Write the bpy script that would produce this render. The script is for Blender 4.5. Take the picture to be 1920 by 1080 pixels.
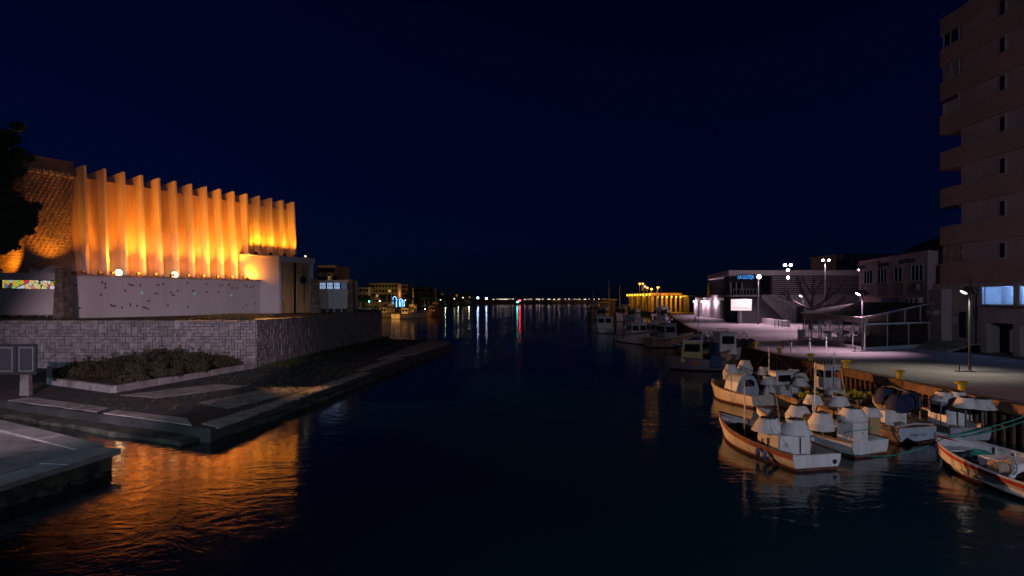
import bpy, bmesh, math, random
from mathutils import Vector, Matrix
random.seed(7)
R = math.radians
sc = bpy.context.scene
for _o in list(bpy.data.objects):
    bpy.data.objects.remove(_o, do_unlink=True)
C = sc.collection

# ------------------------------------------------------------------ camera
H = 6.4           # eye height above the water (standing on the road bridge)
F = 1200.0        # focal length in pixels of the 1920 px wide photograph
cam_d = bpy.data.cameras.new('camera')
cam = bpy.data.objects.new('camera', cam_d); C.objects.link(cam)
cam.location = (0, 0, H); cam.rotation_euler = (R(90), 0, 0)
cam_d.sensor_width = 36; cam_d.lens = F/1920*36
cam_d.shift_y = 20/1920
cam_d.clip_end = 6000; cam_d.clip_start = .1
sc.camera = cam

# ------------------------------------------------------------------ sky, moon, exposure
w = bpy.data.worlds.new('World'); sc.world = w; w.use_nodes = True
nt = w.node_tree; nt.nodes.clear()
sky = nt.nodes.new('ShaderNodeTexSky'); sky.sky_type = 'NISHITA'; sky.sun_disc = False
sky.sun_elevation = R(8); sky.sun_rotation = R(110); sky.ozone_density = 6; sky.air_density = 1.0; sky.dust_density = .3
tint = nt.nodes.new('ShaderNodeMix'); tint.data_type = 'RGBA'; tint.blend_type = 'MULTIPLY'; tint.inputs[0].default_value = 1
tint.inputs[7].default_value = (.03, .25, 1.0, 1)   # night blue
bg = nt.nodes.new('ShaderNodeBackground'); bg.inputs[1].default_value = .0046
out = nt.nodes.new('ShaderNodeOutputWorld')
nt.links.new(sky.outputs[0], tint.inputs[6]); nt.links.new(tint.outputs[2], bg.inputs[0]); nt.links.new(bg.outputs[0], out.inputs[0])
sd = bpy.data.lights.new('moon', 'SUN'); sd.energy = .012; sd.angle = R(.5); sd.color = (.75, .85, 1)
so = bpy.data.objects.new('moon', sd); C.objects.link(so); so.rotation_euler = (R(82), 0, R(-110))
sc.view_settings.view_transform = 'Standard'; sc.view_settings.look = 'None'
sc.view_settings.exposure = 0; sc.view_settings.gamma = 1
sc.render.engine = 'CYCLES'
sc.cycles.use_denoising = True
try: sc.cycles.denoiser = 'OPENIMAGEDENOISE'
except Exception: pass
sc.cycles.max_bounces = 6; sc.cycles.diffuse_bounces = 3; sc.cycles.glossy_bounces = 3
sc.cycles.transparent_max_bounces = 12; sc.cycles.caustics_reflective = False; sc.cycles.caustics_refractive = False
sc.cycles.sample_clamp_indirect = 4.0
sc.cycles.use_light_tree = True

# ------------------------------------------------------------------ helpers
def P(u, v, Y):                       # photograph pixel at a known distance -> place
    return Vector(((u-960)/F*Y, Y, H-(v-560)/F*Y))
def G(u, v, z=0.0):                   # photograph pixel on a level of known height -> place
    Y = F*(H-z)/(v-560)
    return Vector(((u-960)/F*Y, Y, z))

def tag(o, label=None, cat=None, group=None, kind=None):
    if label: o['label'] = label
    if cat: o['category'] = cat
    if group: o['group'] = group
    if kind: o['kind'] = kind
    return o
def empty(name, loc=(0,0,0), rz=0, label=None, cat=None, group=None):
    o = bpy.data.objects.new(name, None); C.objects.link(o); o.location = loc; o.rotation_euler = (0,0,rz)
    o.empty_display_size = .2
    return tag(o, label, cat, group)
def link(name, me, parent=None, loc=None):
    o = bpy.data.objects.new(name, me); C.objects.link(o)
    if parent is not None: o.parent = parent
    if loc is not None: o.location = loc
    return o
def copy_tree(o, parent=None):
    c = o.copy(); C.objects.link(c)
    if parent is not None: c.parent = parent; c.matrix_parent_inverse = o.matrix_parent_inverse
    for ch in list(o.children): copy_tree(ch, c)
    return c

class MB:
    def __init__(s): s.v = []; s.f = []; s.m = []; s.mi = 0
    def add(s, vs, fs):
        b = len(s.v); s.v += [tuple(p) for p in vs]
        for f in fs: s.f.append(tuple(b+i for i in f)); s.m.append(s.mi)
        return s
    def hexa(s, p):                   # 8 corners: bottom 4 (ccw), top 4
        return s.add(p, [(3,2,1,0),(4,5,6,7),(0,1,5,4),(1,2,6,5),(2,3,7,6),(3,0,4,7)])
    def box(s, c, d, rz=0.0):
        hx, hy, hz = d[0]/2, d[1]/2, d[2]/2; cs, sn = math.cos(rz), math.sin(rz)
        pts = []
        for z in (-hz, hz):
            for x, y in ((-hx,-hy),(hx,-hy),(hx,hy),(-hx,hy)):
                pts.append((c[0]+x*cs-y*sn, c[1]+x*sn+y*cs, c[2]+z))
        return s.hexa(pts)
    def span(s, a, b):
        return s.box([(a[i]+b[i])/2 for i in range(3)], [abs(b[i]-a[i]) for i in range(3)])
    def poly(s, pts):
        return s.add(pts, [tuple(range(len(pts)))])
    def prism(s, pts, z0, z1):        # plan polygon extruded
        n = len(pts)
        vs = [(p[0],p[1],z0) for p in pts]+[(p[0],p[1],z1) for p in pts]
        fs = [tuple(range(n-1,-1,-1)), tuple(range(n,2*n))]+[(i,(i+1)%n,n+(i+1)%n,n+i) for i in range(n)]
        return s.add(vs, fs)
    def slab(s, pts, off):            # any planar polygon thickened by a vector
        n = len(pts); off = Vector(off)
        vs = [tuple(p) for p in pts]+[tuple(Vector(p)+off) for p in pts]
        fs = [tuple(range(n-1,-1,-1)), tuple(range(n,2*n))]+[(i,(i+1)%n,n+(i+1)%n,n+i) for i in range(n)]
        return s.add(vs, fs)
    def tube(s, pts, rs, n=8, cap=True):
        pts = [Vector(p) for p in pts]
        if not isinstance(rs, (list,tuple)): rs = [rs]*len(pts)
        vs = []; up = Vector((0,0,1))
        for i, p in enumerate(pts):
            d = (pts[min(i+1,len(pts)-1)]-pts[max(i-1,0)])
            if d.length < 1e-9: d = Vector((0,0,1))
            d.normalize()
            a = d.cross(up)
            if a.length < 1e-3: a = Vector((1,0,0))
            a.normalize(); b = d.cross(a)
            for k in range(n):
                t = 2*math.pi*k/n
                vs.append(p+(a*math.cos(t)+b*math.sin(t))*rs[i])
        fs = []
        for i in range(len(pts)-1):
            for k in range(n):
                fs.append((i*n+k, i*n+(k+1)%n, (i+1)*n+(k+1)%n, (i+1)*n+k))
        if cap:
            fs.append(tuple(range(n-1,-1,-1))); m = (len(pts)-1)*n; fs.append(tuple(range(m, m+n)))
        return s.add(vs, fs)
    def lathe(s, c, prof, n=16, wob=0.0, seed=0, sx=1, sy=1):
        rnd = random.Random(seed); ph = rnd.random()*6
        vs = []
        for j, (r, z) in enumerate(prof):
            for k in range(n):
                t = 2*math.pi*k/n
                q = r*(1+wob*math.sin(3*t+ph)+wob*.6*math.sin(7*t+ph*2+j*.4))
                vs.append((c[0]+q*math.cos(t)*sx, c[1]+q*math.sin(t)*sy, c[2]+z))
        fs = []
        for j in range(len(prof)-1):
            for k in range(n):
                fs.append((j*n+k, j*n+(k+1)%n, (j+1)*n+(k+1)%n, (j+1)*n+k))
        fs.append(tuple(range(n-1,-1,-1))); m = (len(prof)-1)*n; fs.append(tuple(range(m, m+n)))
        return s.add(vs, fs)
    def ball(s, c, r, n=8, sz=1.0):
        k = max(4, n//2+1)
        return s.lathe((c[0],c[1],c[2]), [(max(1e-3, r*math.sin(math.pi*j/k)), -r*sz*math.cos(math.pi*j/k)) for j in range(k+1)], n)
    def mesh(s, name, mats, smooth=False, bevel=0.0):
        me = bpy.data.meshes.new(name); me.from_pydata(s.v, [], s.f)
        if not isinstance(mats, (list,tuple)): mats = [mats]
        for m in mats: me.materials.append(m)
        if len(mats) > 1: me.polygons.foreach_set('material_index', s.m)
        if bevel:
            bm = bmesh.new(); bm.from_mesh(me)
            bmesh.ops.recalc_face_normals(bm, faces=bm.faces)
            bmesh.ops.bevel(bm, geom=list(bm.edges), offset=bevel, segments=1, affect='EDGES', clamp_overlap=True)
            bm.to_mesh(me); bm.free()
        if smooth:
            me.polygons.foreach_set('use_smooth', [True]*len(me.polygons))
            try: me.set_sharp_from_angle(angle=R(40))
            except Exception: pass
        me.update(); return me
    def build(s, name, mats, parent=None, smooth=False, bevel=0.0, loc=None):
        return link(name, s.mesh(name, mats, smooth, bevel), parent, loc)

# ------------------------------------------------------------------ materials
MAT = {}
def M(name, col, rough=.75, metal=0.0, var=.25, scale=2.0, bump=.0, bscale=None, col2=None, island=0.0, spec=.35, stain=None, streak=False):
    m = bpy.data.materials.new(name); m.use_nodes = True; n = m.node_tree; b = n.nodes['Principled BSDF']
    b.inputs['Roughness'].default_value = rough; b.inputs['Metallic'].default_value = metal
    b.inputs['Specular IOR Level'].default_value = spec
    g = n.nodes.new('ShaderNodeNewGeometry'); pos = g.outputs['Position']
    if streak:
        mp = n.nodes.new('ShaderNodeMapping'); mp.inputs['Scale'].default_value = (1, 1, .12)
        n.links.new(pos, mp.inputs[0]); pos = mp.outputs[0]
    no = n.nodes.new('ShaderNodeTexNoise'); no.inputs['Scale'].default_value = scale; no.inputs['Detail'].default_value = 6; no.inputs['Roughness'].default_value = .65
    n.links.new(pos, no.inputs['Vector'])
    rp = n.nodes.new('ShaderNodeValToRGB'); e = rp.color_ramp.elements
    c2 = col2 or tuple(max(0, c*(1-2*var)) for c in col)
    e[0].position = .32; e[0].color = (*c2, 1); e[1].position = .62; e[1].color = (*col, 1)
    n.links.new(no.outputs['Fac'], rp.inputs[0]); colo = rp.outputs[0]
    if stain:
        n2 = n.nodes.new('ShaderNodeTexNoise'); n2.inputs['Scale'].default_value = stain[1]; n2.inputs['Detail'].default_value = 8; n2.inputs['Roughness'].default_value = .7
        n.links.new(g.outputs['Position'], n2.inputs['Vector'])
        r2 = n.nodes.new('ShaderNodeValToRGB'); r2.color_ramp.elements[0].position = stain[2]; r2.color_ramp.elements[1].position = stain[2]+.12
        n.links.new(n2.outputs['Fac'], r2.inputs[0])
        mx = n.nodes.new('ShaderNodeMix'); mx.data_type = 'RGBA'; mx.inputs[7].default_value = (*stain[0], 1)
        n.links.new(r2.outputs[0], mx.inputs[0]); n.links.new(colo, mx.inputs[6]); colo = mx.outputs[2]
    if island:
        oi = n.nodes.new('ShaderNodeObjectInfo'); ad = n.nodes.new('ShaderNodeMath'); ad.operation = 'ADD'
        fr = n.nodes.new('ShaderNodeMath'); fr.operation = 'FRACT'
        n.links.new(g.outputs['Random Per Island'], ad.inputs[0]); n.links.new(oi.outputs['Random'], ad.inputs[1]); n.links.new(ad.outputs[0], fr.inputs[0])
        mr = n.nodes.new('ShaderNodeMapRange'); mr.inputs[3].default_value = 1-island; mr.inputs[4].default_value = 1+island*.55
        n.links.new(fr.outputs[0], mr.inputs[0])
        hs = n.nodes.new('ShaderNodeHueSaturation'); n.links.new(mr.outputs[0], hs.inputs['Value']); n.links.new(colo, hs.inputs['Color']); colo = hs.outputs[0]
    n.links.new(colo, b.inputs['Base Color'])
    if bump:
        n3 = n.nodes.new('ShaderNodeTexNoise'); n3.inputs['Scale'].default_value = bscale or scale*6; n3.inputs['Detail'].default_value = 5
        n.links.new(g.outputs['Position'], n3.inputs['Vector'])
        bp = n.nodes.new('ShaderNodeBump'); bp.inputs['Strength'].default_value = bump; bp.inputs['Distance'].default_value = .05
        n.links.new(n3.outputs['Fac'], bp.inputs['Height']); n.links.new(bp.outputs[0], b.inputs['Normal'])
    MAT[name] = m; return m
def E(name, col, strength, var=0.0, scale=2.0):
    m = bpy.data.materials.new(name); m.use_nodes = True; n = m.node_tree; b = n.nodes['Principled BSDF']
    b.inputs['Base Color'].default_value = (*[min(.8, c*.6) for c in col], 1); b.inputs['Roughness'].default_value = .4
    b.inputs['Emission Color'].default_value = (*col, 1); b.inputs['Emission Strength'].default_value = strength
    if var:
        g = n.nodes.new('ShaderNodeNewGeometry'); no = n.nodes.new('ShaderNodeTexNoise'); no.inputs['Scale'].default_value = scale; no.inputs['Detail'].default_value = 4
        n.links.new(g.outputs['Position'], no.inputs['Vector'])
        mr = n.nodes.new('ShaderNodeMapRange'); mr.inputs[3].default_value = strength*(1-var); mr.inputs[4].default_value = strength*(1+var)
        n.links.new(no.outputs['Fac'], mr.inputs[0]); n.links.new(mr.outputs[0], b.inputs['Emission Strength'])
    MAT[name] = m; return m
def GLASS(name, col=(.02,.025,.03), clear=.75, rough=.03):
    m = bpy.data.materials.new(name); m.use_nodes = True; n = m.node_tree; n.nodes.clear()
    o = n.nodes.new('ShaderNodeOutputMaterial'); t = n.nodes.new('ShaderNodeBsdfTransparent'); t.inputs[0].default_value = (*[clear*(.9+c) for c in col], 1)
    gl = n.nodes.new('ShaderNodeBsdfGlossy'); gl.inputs['Roughness'].default_value = rough; gl.inputs[0].default_value = (.9,.92,.95,1)
    lf = n.nodes.new('ShaderNodeLayerWeight'); lf.inputs[0].default_value = .5; pw = n.nodes.new('ShaderNodeMath'); pw.operation = 'POWER'; pw.inputs[1].default_value = 4.0; n.links.new(lf.outputs['Facing'], pw.inputs[0])
    lw = n.nodes.new('ShaderNodeMath'); lw.operation = 'MULTIPLY_ADD'; lw.inputs[1].default_value = .9; lw.inputs[2].default_value = .05; n.links.new(pw.outputs[0], lw.inputs[0])
    mx = n.nodes.new('ShaderNodeMixShader'); n.links.new(lw.outputs[0], mx.inputs[0]); n.links.new(t.outputs[0], mx.inputs[1]); n.links.new(gl.outputs[0], mx.inputs[2])
    n.links.new(mx.outputs[0], o.inputs[0]); MAT[name] = m; return m

M('pale_concrete', (.34,.335,.30), .9, var=.25, scale=.9, bump=.6, bscale=9, stain=((.13,.13,.115), .7, .56))
M('concrete', (.25,.255,.24), .9, var=.22, scale=.7, bump=.5, bscale=9, stain=((.08,.08,.072), .35, .52))
M('apron', (.052,.056,.058), .92, var=.28, scale=.5, bump=.7, bscale=5, stain=((.03,.034,.026), .28, .50))
M('algae', (.075,.085,.06), .85, var=.35, scale=1.4, bump=.8, bscale=7, stain=((.02,.024,.02), .8, .5))
M('quay_paving', (.27,.25,.26), .82, var=.14, scale=.35, bump=.25, bscale=14, stain=((.19,.18,.18), .11, .55))
M('coping', (.30,.31,.29), .88, var=.2, scale=1.2, bump=.5, bscale=10, island=.12, stain=((.11,.11,.10), .9, .58))
M('stone', (.26,.255,.25), .92, var=.2, scale=2.5, bump=1, bscale=7, island=.28, stain=((.12,.115,.10), .5, .58))
M('stone_brown', (.20,.165,.13), .92, var=.25, scale=2.0, bump=.8, bscale=8, island=.35)
M('mortar', (.10,.095,.088), .95, var=.3, scale=2, bump=.5)
M('soil', (.055,.038,.024), 1, var=.3, scale=1.2, bump=.8, bscale=5, col2=(.03,.03,.016))
M('church_white', (.62,.60,.58), .85, var=.07, scale=.5, bump=.15, bscale=18, streak=True)
M('fin_white', (.68,.64,.60), .85, var=.14, scale=.7, bump=.12, bscale=14, streak=True)
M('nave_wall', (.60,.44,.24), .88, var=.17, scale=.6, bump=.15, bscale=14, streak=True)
M('tower_brick', (.36,.27,.21), .9, var=.18, scale=1.2, bump=.5, bscale=12, island=.15)
M('bronze_door', (.52,.36,.15), .6, metal=.0, var=.22, scale=2.5, bump=.2, streak=True)
M('iron', (.03,.03,.033), .6, metal=.3, var=.3, scale=6)
M('dark_steel', (.05,.052,.058), .5, metal=.5, var=.2, scale=5)
M('grey_steel', (.30,.31,.33), .4, metal=.7, var=.15, scale=6)
M('lead', (.015,.015,.017), .7, var=.1)
M('gutter', (.42,.33,.25), .7, var=.2, scale=3, bump=.2)
M('rust', (.16,.085,.045), .92, var=.35, scale=2.2, bump=.7, bscale=9, col2=(.06,.04,.028), stain=((.035,.035,.03), .9, .55))
M('rust_beam', (.21,.125,.07), .9, var=.3, scale=1.8, bump=.6, bscale=9, stain=((.09,.07,.05), .7, .56))
M('yellow_paint', (.62,.42,.02), .6, var=.2, scale=5, bump=.2)
M('white_hull', (.66,.66,.65), .45, var=.16, scale=2.2, stain=((.34,.29,.23), 2.2, .57), streak=True)
M('cream_hull', (.60,.55,.47), .5, var=.14, scale=2.2, stain=((.30,.25,.19), 2.0, .6), streak=True)
M('grey_hull', (.36,.38,.42), .5, var=.18, scale=2.2, stain=((.2,.19,.18), 2, .6), streak=True)
M('purple_hull', (.22,.17,.20), .55, var=.2, scale=2, stain=((.1,.08,.07), 2, .58))
M('brown_hull', (.36,.24,.14), .6, var=.25, scale=2, stain=((.16,.11,.07), 2, .55), streak=True)
M('blue_hull', (.10,.17,.30), .5, var=.2, scale=2)
M('red_paint', (.30,.055,.03), .5, var=.25, scale=3)
M('red_bright', (.48,.03,.03), .5, var=.15, scale=3, bump=.25, bscale=6)
M('antifoul', (.16,.045,.03), .8, var=.35, scale=3, col2=(.05,.03,.022))
M('blue_paint', (.05,.08,.22), .5, var=.2, scale=3)
M('deck', (.15,.13,.11), .85, var=.3, scale=3, bump=.4)
M('deck_pale', (.38,.38,.37), .75, var=.22, scale=3, stain=((.15,.14,.12), 2.5, .58))
M('canvas', (.64,.63,.60), .85, var=.10, scale=3, bump=.4, bscale=6, stain=((.34,.30,.25), 2.0, .56), streak=True)
M('canvas_navy', (.018,.025,.075), .8, var=.2, scale=4, bump=.4, bscale=7)
M('tarp_blue', (.03,.075,.16), .6, var=.2, scale=4, bump=.4, bscale=6)
M('cabin_white', (.66,.66,.65), .5, var=.16, scale=2.4, stain=((.36,.32,.27), 2.4, .57), streak=True)
M('cabin_blue', (.40,.47,.55), .5, var=.12, scale=2.4, streak=True)
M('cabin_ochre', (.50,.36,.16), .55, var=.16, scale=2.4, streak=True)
M('dark_glass', (.008,.010,.013), .08, var=.05, spec=.6)
M('net_green', (.02,.17,.11), .95, var=.45, scale=14, bump=1, bscale=28)
M('net_dark', (.045,.045,.04), .95, var=.4, scale=12, bump=1, bscale=22)
M('rope_green', (.03,.28,.22), .8, var=.2, scale=20)
M('rope', (.30,.26,.19), .85, var=.25, scale=20)
M('float_yellow', (.68,.42,.015), .55, var=.15, scale=6)
M('wood', (.22,.13,.07), .7, var=.3, scale=4, streak=True)
M('wood_light', (.40,.30,.20), .7, var=.25, scale=4)
M('rubber', (.012,.012,.013), .7, var=.2, scale=6)
M('orange', (.60,.12,.02), .6, var=.15, scale=6)
M('apt_band', (.34,.215,.18), .85, var=.10, scale=.6, bump=.15, bscale=12)
M('apt_wall', (.37,.27,.26), .88, var=.08, scale=.6, bump=.15, bscale=12, streak=True)
M('apt_base', (.38,.33,.31), .88, var=.12, scale=.8, bump=.2, stain=((.26,.22,.2), .6, .6))
M('hall_wall', (.46,.37,.36), .88, var=.09, scale=.7, bump=.15, streak=True)
M('hall_panel', (.27,.22,.22), .88, var=.1, scale=.9)
M('lonja_white', (.55,.53,.53), .8, var=.08, scale=.5)
M('lonja_dark', (.07,.07,.08), .7, var=.15, scale=1)
M('roof_dark', (.03,.03,.034), .7, var=.2, scale=1.5)
M('roof_green', (.03,.07,.065), .85, var=.3, scale=1.2, bump=.4)
M('metal_white', (.52,.52,.53), .45, var=.08, scale=5, metal=.2)
M('banner_blue', (.015,.03,.16), .6, var=.1)
M('far_wall', (.34,.27,.20), .9, var=.15, scale=.15)
M('far_wall_ochre', (.42,.32,.13), .9, var=.15, scale=.15)
M('far_wall_red', (.36,.22,.16), .9, var=.15, scale=.15)
M('rock', (.34,.23,.14), .95, var=.35, scale=.3, bump=1, bscale=.8)
M('hill', (.028,.034,.024), 1, var=.4, scale=.04)
M('land', (.10,.095,.085), .95, var=.3, scale=.1)
M('bark', (.10,.075,.055), .95, var=.35, scale=4, bump=.8, bscale=12)
M('bare_bark', (.075,.065,.06), .9, var=.3, scale=4, bump=.5)
M('pine', (.075,.13,.065), .85, var=.3, scale=1.5, island=.4)
M('shrub', (.05,.055,.024), .9, var=.35, scale=2, island=.45, col2=(.035,.028,.016))
M('dry_grass', (.22,.16,.05), .95, var=.3, scale=3, island=.4)
M('grass', (.055,.075,.03), .95, var=.35, scale=2, island=.4)
M('palm', (.12,.20,.05), .8, var=.25, scale=1, island=.35)
M('cloth_dark', (.02,.02,.024), .9, var=.2, scale=8)
M('skin', (.45,.29,.21), .6, var=.05)
M('print_dark', (.02,.018,.02), .8, var=.1)
M('print_grey', (.16,.15,.16), .7, var=.1)
M('glass_block', (.20,.16,.165), .3, var=.3, scale=3)
GLASS('glass'); GLASS('window_glass', clear=.85)
E('sodium', (1,.50,.12), 60); E('sodium_far', (1,.46,.12), 1.7)
E('flood_on', (1,.60,.24), 14)
E('led', (.95,.80,.92), 22); E('led_far', (1,.76,.60), 8); E('led_cool', (.55,.72,1), 22)
E('led_warm', (.95,.88,.70), 2.2)
E('yellow_lamp', (1,.58,.05), 2.6); E('flood_dim', (1,.72,.5), 1.6); E('glare', (1,.62,.26), 12)
E('neon_blue', (.05,.32,.75), 1.1); E('sign_white', (1,.90,.82), .42, .2, .5)
E('red_beacon', (1,.02,.04), 60); E('green_beacon', (.03,.9,.55), 40)
E('window_cool', (.45,.62,1), .65, .3, 2); E('window_dim', (.25,.38,.6), .16, .4, 3); E('window_warm', (1,.6,.25), .5)
E('blue_led', (.15,.45,1), 5)

# ------------------------------------------------------------------ lamps' light
def spot(parent, loc, target, power, col, size=60, blend=.5, rad=.15):
    d = bpy.data.lights.new('lamp_light', 'SPOT'); d.energy = power; d.color = col; d.spot_size = R(size); d.spot_blend = blend; d.shadow_soft_size = rad
    o = bpy.data.objects.new('lamp_light', d); C.objects.link(o); o.location = loc
    o.rotation_euler = (Vector(target)-Vector(loc)).to_track_quat('-Z', 'Y').to_euler()
    if parent: o.parent = parent; o.matrix_parent_inverse = parent.matrix_basis.inverted()
    return o
def point(parent, loc, power, col, rad=.2):
    d = bpy.data.lights.new('lamp_light', 'POINT'); d.energy = power; d.color = col; d.shadow_soft_size = rad
    o = bpy.data.objects.new('lamp_light', d); C.objects.link(o); o.location = loc
    if parent: o.parent = parent; o.matrix_parent_inverse = parent.matrix_basis.inverted()
    return o
MAUVE = (1.0, .64, .83); COOL = (.72, .80, 1.0); SOD = (1.0, .42, .07)

# ------------------------------------------------------------------ water
def water_mat():
    m = bpy.data.materials.new('water'); m.use_nodes = True; n = m.node_tree; b = n.nodes['Principled BSDF']
    b.inputs['Base Color'].default_value = (.003, .017, .022, 1); b.inputs['Roughness'].default_value = .095; b.inputs['IOR'].default_value = 1.33
    g = n.nodes.new('ShaderNodeNewGeometry')
    def noise(sx, sy, det, dist):
        mp = n.nodes.new('ShaderNodeMapping'); mp.inputs['Scale'].default_value = (sx, sy, 1)
        mp.inputs['Rotation'].default_value = (0, 0, R(20))
        no = n.nodes.new('ShaderNodeTexNoise'); no.inputs['Scale'].default_value = 1; no.inputs['Detail'].default_value = det; no.inputs['Distortion'].default_value = dist
        n.links.new(g.outputs['Position'], mp.inputs[0]); n.links.new(mp.outputs[0], no.inputs['Vector']); return no
    a = noise(.5, .75, 3, 2.0); c = noise(2.2, 2.6, 2, 1.6)
    # calm and ruffled patches
    p = noise(.05, .06, 2, .5); mr = n.nodes.new('ShaderNodeMapRange'); mr.inputs[1].default_value = .35; mr.inputs[2].default_value = .65; mr.inputs[3].default_value = .35; mr.inputs[4].default_value = 1
    n.links.new(p.outputs['Fac'], mr.inputs[0])
    mu = n.nodes.new('ShaderNodeMath'); mu.operation = 'MULTIPLY'; n.links.new(c.outputs['Fac'], mu.inputs[0]); mu.inputs[1].default_value = .22
    ad = n.nodes.new('ShaderNodeMath'); ad.operation = 'ADD'; n.links.new(a.outputs['Fac'], ad.inputs[0]); n.links.new(mu.outputs[0], ad.inputs[1])
    bp = n.nodes.new('ShaderNodeBump'); bp.inputs['Distance'].default_value = .05
    sm = n.nodes.new('ShaderNodeMath'); sm.operation = 'MULTIPLY'; n.links.new(mr.outputs[0], sm.inputs[0]); sm.inputs[1].default_value = .55
    n.links.new(sm.outputs[0], bp.inputs['Strength']); n.links.new(ad.outputs[0], bp.inputs['Height']); n.links.new(bp.outputs[0], b.inputs['Normal'])
    MAT['water'] = m; return m
water_mat()
wm = MB(); wm.poly([(-2500,-60,0),(2500,-60,0),(2500,5000,0),(-2500,5000,0)])
tag(wm.build('water', MAT['water']), 'dark still canal water reflecting the harbour lights', 'water', kind='structure')

def rough_sheet(outline, z0, z1, name, mat, step=1.2, amp=.03, seed=1, parent=None, depth=None):
    """a concrete body: outline extruded, its top and edges broken up by small random offsets"""
    rnd = random.Random(seed); pts = []
    n = len(outline)
    for i in range(n):
        a = Vector(outline[i]); b = Vector(outline[(i+1) % n]); L = (b-a).length; k = max(1, int(L/step)) if L < 200 else 2
        for j in range(k):
            q = a.lerp(b, j/k)
            if j: q = q+Vector((rnd.uniform(-amp, amp)*2.2, rnd.uniform(-amp, amp)*2.2))
            pts.append(q)
    bm = bmesh.new()
    top = [bm.verts.new((p.x, p.y, z1+rnd.uniform(-amp, amp)*.5)) for p in pts]
    edge = [bm.verts.new((p.x+rnd.uniform(-amp, amp), p.y+rnd.uniform(-amp, amp), z1-.07-rnd.random()*amp)) for p in pts]
    bot = [bm.verts.new((p.x+rnd.uniform(-amp, amp)*2, p.y+rnd.uniform(-amp, amp)*2, z0)) for p in pts]
    cx = sum(p.x for p in pts)/len(pts); cy = sum(p.y for p in pts)/len(pts)
    tin = [bm.verts.new((p.x+(cx-p.x)*.02, p.y+(cy-p.y)*.02, z1+.015)) for p in pts]
    m = len(pts)
    for i in range(m):
        j = (i+1) % m
        bm.faces.new((bot[i], bot[j], edge[j], edge[i])); bm.faces.new((edge[i], edge[j], top[j], top[i])); bm.faces.new((top[i], top[j], tin[j], tin[i]))
    f = bm.faces.new(tin); bmesh.ops.triangulate(bm, faces=[f]); bmesh.ops.recalc_face_normals(bm, faces=bm.faces)
    me = bpy.data.meshes.new(name); bm.to_mesh(me); bm.free(); me.materials.append(MAT[mat])
    return link(name, me, parent)

# ------------------------------------------------------------------ left bank: apron, ledge, near quay
A0 = (-13.4, 28.4); A1 = (-7.9, 82.5)
apr = [(-13.4,28.4), (-12.4,38), (-11.2,50), (-9.7,66), (-7.9,81.5), (-8.3,85.5), (-12.7,89.8), (-18.9,92.0), (-18.9,98), (-70,98), (-70,57), (-29.1,36.4), (-25,34.2)]
apron = rough_sheet(apr, -.8, .62, 'pavement', 'apron', 1.3, .05, 3); tag(apron, 'cracked low concrete apron below the stone wall', 'pavement', kind='structure')
ledge = rough_sheet([(-14.4,27.75), (-13.0,31), (-12.15,38), (-10.95,50), (-9.45,66), (-7.6,81.5), (-8.1,86), (-12.9,90.6), (-30,93), (-70,60), (-70,56), (-29.3,35.3), (-25,33.1)], -1.0, .20, 'ledge', 'algae', 1.1, .07, 4, apron)
# pale slab strip along the water and broken plates of concrete on the apron
def plate(pts, z, name='concrete_plate', mat='pale_concrete', th=.10, seed=0):
    rnd = random.Random(seed+50); q = []
    for i in range(len(pts)):
        a = Vector(pts[i]); b = Vector(pts[(i+1) % len(pts)]); k = max(2, int((b-a).length/.8))
        for j in range(k):
            p = a.lerp(b, j/k); q.append((p.x+rnd.uniform(-.08,.08), p.y+rnd.uniform(-.08,.08)))
    m = MB(); m.prism(q, z-th, z)
    return m.build(name, MAT[mat], apron)
plate([(-12.6,60), (-9.9,66), (-8.05,81.0), (-8.5,85.0), (-11.2,86.6), (-12.2,74)], .74, seed=1, th=.16)
plate([(-13.2,28.7), (-12.3,38.0), (-13.0,38.2), (-14.2,29.4)], .665, seed=2)
plate([(-12.25,38.4), (-11.1,50), (-11.9,50.2), (-13.0,38.6)], .66, seed=3)
plate([(-14.6,29.1), (-20.5,32.1), (-20.4,33.0), (-15.6,30.7)], .67, seed=4)
plate([(-21,32.4), (-28.5,36.2), (-28.2,37.4), (-21.2,33.7)], .66, seed=5)
plate([(-14.9,33.5), (-13.2,40), (-15.4,41.5), (-17.4,35.5)], .652, seed=6)
plate([(-20.5,37.0), (-17.5,42.2), (-20.0,43.0), (-23.4,38.2)], .655, seed=7)
plate([(-11.7,51), (-10.3,62), (-11.6,62.5), (-12.6,51.6)], .665, seed=8)
# kerb of the planting bed
bed = [(-21.45,53.0), (-24.4,39.2), (-31.2,43.2), (-36.5,50.5)]
kb = tag(empty('planter_kerb', (-24.4,39.2,.6), label='low stone kerb round the overgrown planting bed', cat='kerb'))
for i in range(3):
    a, b = Vector(bed[i]), Vector(bed[i+1]); L = (b-a).length; k = int(L/1.6); d = (b-a)/k
    for j in range(k):
        c = a+d*(j+.5); m = MB(); m.box((0,0,0), (d.length-.03, .34, .5+random.uniform(-.03,.03)), 0)
        o = m.build('kerb_stone', MAT['coping'], kb, bevel=.03); o.location = (c.x+24.4, c.y-39.2, .22); o.rotation_euler = (0, 0, math.atan2(d.y, d.x)+random.uniform(-.01,.01))
m = MB(); m.prism([(-21.6,53.1), (-24.4,39.5), (-31.0,43.3), (-36.4,50.5), (-36.4,53.1)], .5, .86)
tag(m.build('planter_soil', MAT['soil']), 'dark soil of the planting bed', 'soil', kind='structure')

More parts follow.
